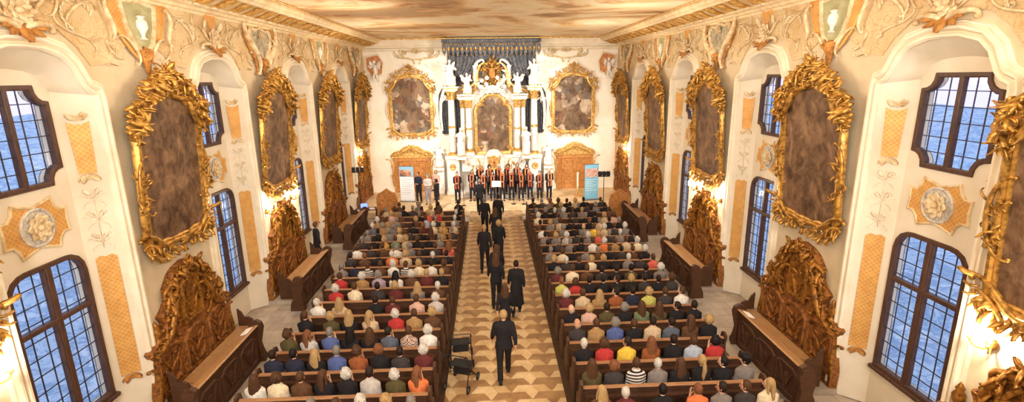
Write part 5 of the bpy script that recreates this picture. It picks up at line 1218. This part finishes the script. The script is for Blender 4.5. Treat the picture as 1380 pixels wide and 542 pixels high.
for line in PEOPLE.strip().split('\n'):
    blk, k, gs, rest = line.split(' ', 3); k = int(k); gs = float(gs)
    ppl = [p.split(' ') for p in rest.split(';')]
    if k >= 13: ppl = [p for i, p in enumerate(ppl) if not (p[2] in ('dark', 'brown') and p[3] in ('black', 'charcoal', 'brown') and i % 2)]
    for i, (x, st, hc, co, po) in enumerate(ppl):
        if po == 'r': po = rs.choice(('r', 'r', 'r', 'ql', 'qr'))
        nm = 'left' if blk == 'L' else 'right'
        hd = 'bald' if st == 'b' else ('black-capped' if st == 'k' else f'{hc}-haired')
        lab = f'{hd} person in {co}, {ordn(i)} from aisle in {ordn(k+1)} {nm} pew from photo bottom'
        x = float(x)
        person(po, st, hc, co, (x, Y0+PITCH*k+rs.uniform(-.004, .012), 0), 0, lab, 'seated audience', (gs*rs.uniform(.965, .99), rs.uniform(.97, 1.0), rs.uniform(.97, 1.03)), rs.choice(((40,38,44), (58,54,60), (54,60,84), (80,66,52))))
# the procession in the aisle
for pose, st, hc, co, x, y, sc, lab in (
    ('walk', 's', 'blonde', 'black', .21, 10.75, (1.13, 1.02, 1.02), 'broad man in black suit walking up the aisle, nearest the camera'),
    ('walk2', 'l', 'brown', 'black', .3, 12.75, .9, 'short long-haired woman in black just ahead of the suited man'),
    ('walklong', 's', 'dark', 'black', .68, 14.1, 1.0, 'dark-haired person in long black coat on right side of aisle'),
    ('walk', 'l', 'brown', 'black', .08, 14.75, 1.0, 'long brown-haired woman in black walking beside the long black coat'),
    ('walk2', 'l', 'brown', 'black', .12, 15.75, .97, 'long-haired woman in black half hidden behind another long-haired woman'),
    ('walk', 's', 'blonde', 'black', -.3, 17.75, 1.03, 'fair short-haired man in black on left side of aisle'),
    ('walk2', 'c', 'blonde', 'black', .25, 18.6, .98, 'blonde person in black with pale collar right of fair-haired man'),
    ('walk', 'l', 'brown', 'black', .13, 20.6, .97, 'long-haired woman in black in upper half of procession'),
    ('walk2', 's', 'grey', 'black', -.33, 22.3, 1.0, 'grey-haired man in black near head of the procession'),
    ('walk', 's', 'dark', 'black', .3, 22.8, 1.0, 'dark-haired person in black right of grey-haired man near steps'),
    ):
    person(pose, st, hc, co, (x, y, 0), rs.uniform(-.06, .06), lab, 'procession in the aisle', sc, (34, 31, 33))
person('walk2', 's', 'grey', 'black', (-.6, 25.0, .262), 0, 'grey-haired leader in black stepping onto the sanctuary step', 'procession in the aisle', 1.03, (34, 31, 33))
person('stand', 's', 'brown', 'black', (-6.75, 18.85, .0), -.9, 'man dressed in black standing by left wall between the dossals', None, 1.0, (40, 38, 40))
# the choir on the sanctuary floor, turned towards the nave
cx = [(-1.86, 27.4, 0), (-1.05, 27.7, 0), (-.62, 28.24, 1), (-.46, 27.5, 0), (-.08, 28.24, 1), (.08, 27.7, 0), (.46, 28.24, 1), (.62, 27.5, 0), (.98, 28.24, 1), (1.14, 27.7, 0), (1.5, 28.24, 1), (1.66, 27.55, 0), (2.04, 28.24, 1), (2.18, 27.7, 0), (2.7, 27.5, 0), (3.24, 27.6, 0)]
BL = MB(); BL.box(-.95, 2.4, 28.02, 28.46, .281, .5, 0, .01); BL.build('choir_riser', MARBLE_GREY, None, label='low grey riser under the back row of the choir', cat='riser')
no = {0: 0, 1: 0}
for i, (x, y, b) in enumerate(cx):
    w = 'back' if b else 'front'
    hc = rs.choice(('brown', 'grey', 'dark', 'blonde', 'white')); st = rs.choice('slcs'); sc = rs.choice(((226,124,72), (216,132,92), (200,98,64), (230,154,104)))
    no[b] += 1
    person(rs.choice(('choir', 'choirl')), st, hc, rs.choice(('black', 'charcoal', 'black')), (x, y, .501 if b else .281), pi+rs.uniform(-.2, .2), f'choir singer in black with orange scarf, {ordn(no[b]-1)} from left in {w} row', 'choir singers', rs.uniform(.96, 1.03), (44, 40, 44), sc)
person('choir', 's', 'dark', 'navy', (-4.0, 27.5, .281), pi-.3, 'musician in dark blue standing right of the white banner', None, 1.0)
person('bend', 's', 'dark', 'black', (-2.85, 25.9, .281), 1.2, 'dark-clothed helper standing at sanctuary edge left of aisle', None, .95)
person('choir', 'c', 'grey', 'lightgrey', (-3.45, 27.1, .281), pi, 'person in pale clothes beside the dark blue musician', None, .97, (150, 140, 140))
person('choir', 'c', 'blonde', 'pink', (-3.1, 28.2, .281), pi-.2, 'person in pinkish top standing left of the choir', None, .98, (150, 110, 90))

# ------------------------------------------------------------------ loose things
def ring_pts(c, r, axis='x', n=20):
    return [((c[0], c[1]+r*cos(a*2*pi/n), c[2]+r*sin(a*2*pi/n)) if axis == 'x' else (c[0]+r*cos(a*2*pi/n), c[1]+r*sin(a*2*pi/n), c[2])) for a in range(n+1)]
def make_rollator():
    r = empty('rollator', cat='walking frame')
    m = MB()
    for s in (-1, 1):
        m.tube([(s*.26, -.3, .1), (s*.25, -.12, .55), (s*.24, -.2, .86), (s*.24, -.3, .9)], .014, 8); m.tube([(s*.25, -.12, .55), (s*.26, .28, .14)], .014, 8); m.tube([(s*.25, -.18, .4), (s*.26, .2, .22)], .01, 6)
    m.tube([(-.25, -.12, .55), (.25, -.12, .55)], .012, 6); m.tube([(-.26, .2, .23), (.26, .2, .23)], .012, 6); m.tube([(-.24, -.2, .86), (.24, -.2, .86)], .012, 6); m.build('frame', METAL, r)
    m = MB(); m.box(-.23, .23, -.14, .16, .55, .585, 0, .012); m.build('seat', RUBBER, r)
    m = MB(); m.box(-.2, .2, .0, .22, .26, .5, 0, .02); m.build('basket', METAL, r)
    for s in (-1, 1):
        m = MB(); m.tube([(s*.24, -.26, .885), (s*.24, -.4, .91)], .02, 8); m.build('handle', RUBBER, r)
        for y, z in ((-.3, .1), (.3, .1)):
            m = MB(); m.tube(ring_pts((s*.29, y, z), .08), .02, 8); m.build('wheel', RUBBER, r)
            h = MB(); h.tube([(s*.275, y, z), (s*.305, y, z)], .022, 8)
            for a in range(5): h.tube([(s*.29, y, z), (s*.29, y+.07*cos(a*1.257), z+.07*sin(a*1.257))], .006, 5)
            h.build('wheel_hub', CHROME, r.children[-1])
    return r
R1 = make_rollator(); R1.location = (-.86, 11.55, .0); R1.rotation_euler[2] = .1; tag(R1, label='black wheeled walking frame by left pews, further from camera, seat side up', group='walking frames')
dup(R1, (-.8, 10.55, 0), -.35, 'black wheeled walking frame by left pews, nearer the camera')

def banner(name, loc, rz, label, body, kind):
    r = empty(name, loc, (0, 0, rz), label=label, cat='banner')
    m = MB(); m.box(-.42, .42, -.12, .12, .0, .07, 0, .015); m.build('base', CHROME, r)
    m = MB(); m.tube([(0, .05, .06), (0, .05, 2.02)], .014, 6); m.box(-.42, .42, -.02, .02, 2.0, 2.03); m.build('pole', CHROME, r)
    m = MB(); m.box(-.4, .4, -.012, -.004, .07, 2.0); m.build('print', body, r)
    mk = lambda n, c: two_tone(n, c, c, 1, .6)
    if kind == 'white':
        m = MB(); m.box(-.4, .4, -.016, -.012, 1.42, 2.0); m.build('blue_header', mk('banner_blue', srgb(140,182,206)), r)
        m = MB(); m.box(-.38, .25, -.019, -.016, 1.45, 1.8); m.build('photo_panel', painting('banner_photo', [(.35, srgb(60,50,50)), (.5, srgb(190,120,80)), (.7, srgb(230,190,150))], 4), r, 0)
        m = MB()
        for i in range(9): m.box(-.33, .33-.1*(i % 3), -.0145, -.012, 1.3-i*.11, 1.318-i*.11)
        m.build('text_line', mk('print_grey', srgb(160,160,164)), r)
    else:
        m = MB(); m.box(-.36, .36, -.016, -.012, 1.3, 1.78); m.build('photo_panel', painting('choir_photo', [(.35, srgb(170,60,40)), (.47, srgb(235,220,205)), (.56, srgb(206,110,80)), (.7, srgb(245,236,226))], 5), r, 0)
        m = MB()
        for i in range(7): m.box(-.33, .3-.12*(i % 3), -.0145, -.012, 1.15-i*.1, 1.175-i*.1)
        m.build('text_line', mk('print_white', srgb(226,240,246)), r)
    return r
banner('roll_up_banner', (-4.68, 27.8, .281), -.15, 'white roll-up banner with blue header before the left door', two_tone('banner_white', srgb(226,230,232), srgb(238,240,240), 1, .6), 'white')
banner('roll_up_banner', (5.55, 27.2, .281), .2, 'light blue roll-up banner with choir photo before the right door', two_tone('banner_lightblue', srgb(120,190,222), srgb(150,208,232), 1, .6), 'blue')

def speaker_stand(loc, rz, label, h):
    r = empty('lamp_stand', loc, (0, 0, rz), label=label, cat='stand')
    m = MB(); m.tube([(0, 0, .0), (0, 0, h)], [.022, .018], 8); m.build('pole', METAL, r)
    for i in range(3):
        a = i*2.1; m = MB(); m.tube([(0, 0, .5), (.35*cos(a), .35*sin(a), .02)], .012, 6); m.build('leg', METAL, r)
    m = MB(); m.box(-.3, .3, -.02, .02, h, h+.05, 0, .01); m.build('cross_bar', METAL, r)
    for i in range(3):
        x = -.21+i*.21; m = MB(); m.box(x-.085, x+.085, -.1, .1, h+.06, h+.28, 0, .015); m.tube([(x, .1, h+.17), (x, .14, h+.17)], [.07, .085], 10); m.build('spotlight', METAL, r)
    return r
speaker_stand((5.7, 24.85, 0), 0, 'black stage light bar on tall stand by the right pews', 2.05)
speaker_stand((-6.85, 26.0, .281), .2, 'black stage light bar on tall stand by the left wall', 2.05)
# music stands and microphone stands on the sanctuary
ms = empty('music_stand', (.28, 26.5, .281), (0, 0, 0), label='music stand with white sheet facing the choir', cat='music stand')
m = MB(); m.tube([(0, 0, .05), (0, 0, 1.05)], .012, 6); m.build('pole', METAL, ms)
for i in range(3): m = MB(); m.tube([(0, 0, .25), (.28*cos(i*2.1), .28*sin(i*2.1), .012)], .009, 5); m.build('leg', METAL, ms)
m = MB(); m.plate([(-.26, 1.02), (.26, 1.02), (.26, 1.36), (-.26, 1.36)], -.02, .0, axis='y', back=True); m.build('desk', METAL, ms)
m = MB(); m.box(-.24, .24, -.03, -.022, 1.03, 1.35); m.build('sheet', PAPER, ms)
mc = empty('microphone_stand', cat='microphone stand')
m = MB(); m.tube([(0, 0, .02), (0, 0, 1.4)], .011, 6); m.build('pole', METAL, mc)
m = MB(); m.lathe([(.13, 0), (.13, .02), (.02, .035)], 0, 0, 14); m.build('base', METAL, mc)
m = MB(); m.tube([(0, -.1, 1.38), (0, .25, 1.55)], .008, 6); m.build('boom', METAL, mc); m = MB(); m.tube([(0, .25, 1.55), (0, .33, 1.58)], [.016, .024], 8); m.build('microphone', METAL, mc)
mics = [(-1.5, 26.6), (1.2, 26.7), (1.75, 26.6), (2.3, 26.7), (2.8, 26.6)]
for i, (x, y) in enumerate(mics):
    lab = f"thin black microphone stand before the choir, {['leftmost, left of the leader', 'first right of the music stand', 'second right of the music stand', 'third right of the music stand', 'rightmost'][i]}"
    if i == 0: mc.location = (x, y, .281); tag(mc, label=lab, group='microphone stands')
    else: dup(mc, (x, y, .281), 0, lab)
pc = empty('paschal_candle', (4.95, 28.2, .281), label='tall white candle on floor stand left of the blue banner', cat='candle')
m = MB(); m.lathe([(.16, 0), (.17, .03), (.05, .08), (.04, .4), (.08, .45), (.05, .5), (.05, .55)], 0, 0, 14); m.build('stand', GOLD_BRIGHT, pc); m = MB(); m.lathe([(.045, .55), (.045, 1.4), (.0, 1.42)], 0, 0, 12); m.build('candle', WAX, pc)
# control desk with a laptop by the left stalls
tb = empty('control_table', (-6.2, 23.95+.6, 0), (0, 0, .3), label='small dark control table by the left stalls', cat='table')
m = MB(); m.box(-.5, .5, -.3, .3, .72, .75, 0, .008); m.build('table_top', STALL, tb)
for sx in (-1, 1):
    for sy in (-1, 1): m = MB(); m.box(sx*.46-.02, sx*.46+.02, sy*.26-.02, sy*.26+.02, 0, .72); m.build('leg', METAL, tb)
lp = empty('laptop', (-6.3, 24.55, .751), (0, 0, .3), label='open laptop with glowing blue screen on the control table', cat='laptop')
m = MB(); m.box(-.18, .18, -.13, .12, 0, .02, 0, .005); m.build('keyboard_base', METAL, lp)
m = MB(); m.plate([(-.18, .02), (.18, .02), (.18, .27), (-.18, .27)], .12, .135, axis='y', back=True); s_ = m.build('lid', METAL, lp); m = MB(); m.box(-.165, .165, .112, .119, .035, .255); m.build('screen', SCREEN, s_)
for i, (x, y, nm) in enumerate(((-5.95, 24.6, 'right of'), (-6.64, 24.22, 'left of'))):
    m = MB(); m.box(-.12, .12, -.16, .16, 0, .012); m.build('paper_sheet', PAPER, None, loc=(x, y, .751), rot=(0, 0, .5+i), label=f'white paper sheets {nm} the laptop on the control table', cat='paper')
# carved end screens of the front stalls, beside the first pews
for q, nm, y, dx in ((-1, 'left', 25.25, 5.5), (1, 'right', 23.95, 6.1)):
    sc = empty('carved_screen', (XC+q*dx, y, 0), (0, 0, RB), label=f'low carved wooden screen at the front end of the {nm} stalls', cat='screen', group='carved screens')
    o = [(-.5, 0), (.5, 0), (.5, 1.1), (.42, 1.35), (.2, 1.45), (0, 1.6), (-.2, 1.45), (-.42, 1.35), (-.5, 1.1)]
    m = MB(); m.plate(o, 0, .09, back=True); m.sweep(o, [(-.06, .09), (-.05, .12), (0, .13), (.03, .09), (.03, 0)], True); m.build('panel', DOORWOOD, sc)
    m = MB(); rng = random.Random(5)
    for s in (1, -1): scroll(m, s*.05, .3, s*.3, .9, .03, 'S', .55, s, .09, .7); scroll(m, s*.08, 1.0, s*.3, 1.2, .03, 'C', .6, s, .09, .7); cluster(m, rng, s*.2, .6, 1.5, .22, 5, .09, 0, .6)
    m.build('carving', DOORWOOD, sc, 50)
# folded papers on the near stall rails
for side, X, rot, sg in SIDES:
    m = MB(); m.box(-.08, .08, -.15, .15, 0, .025, 0, .004); m.build('paper_stack', PAPER, None, loc=(X+sg*1.235, PIERS[1]+.1, 1.128), rot=(0, radians(-20.0)*sg, 0), label=f'white papers lying on the near {side} stall rail', cat='paper')

# ------------------------------------------------------------------ outside the windows
def hillmat():
    t = NT('evening_hillside'); n = t.noise(.55, 9, .78, .5); r = t.ramp(n, 0, [(.34, srgb(128,150,178)), (.46, srgb(206,218,230)), (.52, srgb(142,166,194)), (.6, srgb(226,232,238)), (.7, srgb(150,170,186))])
    t.l(r, 0, t.b, 'Base Color'); t.set(Roughness=.95, Specular_IOR_Level=0); return t.m
HM = hillmat()
for side, sg in (('left', -1), ('right', 1)):
    m = MB(); rng = random.Random(6); nx, ny = 16, 40; vs = []; fs = []
    for i in range(nx+1):
        for j in range(ny+1):
            d = i/nx; x = XC+sg*(HW+2+d*30); y = -25+j*3.2; z = -1.2+max(0, d-.12)*6.2+.9*MN.noise(Vector((x*.2, y*.2, 1)))*min(1, d*3)
            vs.append((x, y, z))
    for i in range(nx):
        for j in range(ny): fs.append((i*(ny+1)+j, i*(ny+1)+j+1, (i+1)*(ny+1)+j+1, (i+1)*(ny+1)+j))
    m.add(vs, fs); m.build('hill_'+side, HM, None, 60, kind='structure')

# ------------------------------------------------------------------ light, world, camera
def light(name, kind, loc, energy, col, size=.2, target=None, angle=90, blend=.6):
    l = bpy.data.lights.new(name, kind); l.energy = energy; l.color = col
    if kind == 'AREA': l.shape = 'DISK'; l.size = size
    else: l.shadow_soft_size = size
    if kind == 'SPOT': l.spot_size = radians(angle); l.spot_blend = blend
    o = bpy.data.objects.new(name, l); COL.objects.link(o); o.location = loc
    if target: o.rotation_euler = (Vector(target)-Vector(loc)).to_track_quat('-Z', 'Y').to_euler()
    return o
WARM = (1, .88, .71); NEUT = (1, .965, .91)
for i, (x, y, z, k) in enumerate(LAMPS): light('sconce_light', 'POINT', (x, y, z), 110, WARM, .06)
for s in (-1, 1):      # rear spots: unseen fill added behind the camera to light the hall
    light('rear_fill', 'SPOT', (XC+s*5.5, -1.2, 8.6), 2400, NEUT, .5, (XC-s*2.5, 16, 2.0), 125, .9)
    light('rear_fill', 'SPOT', (XC+s*2.5, -1.5, 8.8), 2300, NEUT, .5, (XC+s*3, 20, 5), 110, .9)
    light('altar_spot', 'SPOT', (XC+s*5.2, 20.5, 8.1), 5200, (1, .97, .92), .25, (XC-s*.5, 30, 3), 75, .7)
    for y in (6, 11.2, 16.9, 22.5): light('midair_fill', 'POINT', (XC+s*4.6, y, 7.3), 210, WARM, .5)  # added fill: invisible point sources floating in mid-air to even out the walls
light('ceiling_fill', 'SPOT', (XC, -1.0, 7.4), 3600, NEUT, .4, (XC, 21, 9.2), 95, .9)  # added unseen spot that brightens the ceiling from behind the camera
w = bpy.data.worlds.new('evening_sky'); SC.world = w; w.use_nodes = True; nt = w.node_tree; bg = nt.nodes['Background']
tc = nt.nodes.new('ShaderNodeTexCoord'); sp = nt.nodes.new('ShaderNodeSeparateXYZ'); rp = nt.nodes.new('ShaderNodeValToRGB')
nt.links.new(tc.outputs['Generated'], sp.inputs[0]); nt.links.new(sp.outputs['Z'], rp.inputs[0]); nt.links.new(rp.outputs[0], bg.inputs[0])
e = rp.color_ramp.elements; e[0].position = .0; e[0].color = (*srgb(206,202,232), 1); e[1].position = .5; e[1].color = (*srgb(184,204,236), 1)
bg.inputs[1].default_value = 2.5
cd = bpy.data.cameras.new('camera'); cam = bpy.data.objects.new('camera', cd); COL.objects.link(cam)
f_px, pit, yaw, rol = 681.24, radians(13.768), radians(2.381), radians(.792)
F = Vector((sin(yaw)*cos(pit), cos(yaw)*cos(pit), -sin(pit))); R0 = Vector((cos(yaw), -sin(yaw), 0)); U0 = R0.cross(F)
Rv = R0*cos(rol)-U0*sin(rol); Uv = U0*cos(rol)+R0*sin(rol)
M = Matrix((Rv, Uv, -F)).transposed().to_4x4(); M.translation = (0, 0, 7.0); cam.matrix_world = M
cd.sensor_width = 36; cd.sensor_fit = 'HORIZONTAL'; cd.lens = f_px/1380*36; cd.clip_start = .05; cd.clip_end = 300
SC.camera = cam
vs_ = SC.view_settings; vs_.view_transform = 'Standard'; vs_.look = 'None'; vs_.gamma = 1; vs_.use_curve_mapping = False; vs_.exposure = -0.44
SC.cycles.use_denoising = True; SC.cycles.max_bounces = 8; SC.cycles.diffuse_bounces = 5; SC.cycles.transparent_max_bounces = 8; SC.cycles.sample_clamp_indirect = 6

# wall-mounted carvings keep clear of the plaster behind them
WALLED = ('gilt_framed', 'carved_dossal', 'wall_sconce', 'lattice_strip', 'rosette', 'stucco', 'plaster_relief', 'corner_stucco', 'altar_wall', 'sacristy', 'high_altar')
done = set()
for o in list(SC.objects):
    if o.type != 'MESH': continue
    t = o
    while t.parent: t = t.parent
    if t.name.startswith(WALLED) and o.data.name not in done:
        done.add(o.data.name)
        for v in o.data.vertices:
            if v.co.x < .004: v.co.x = .004
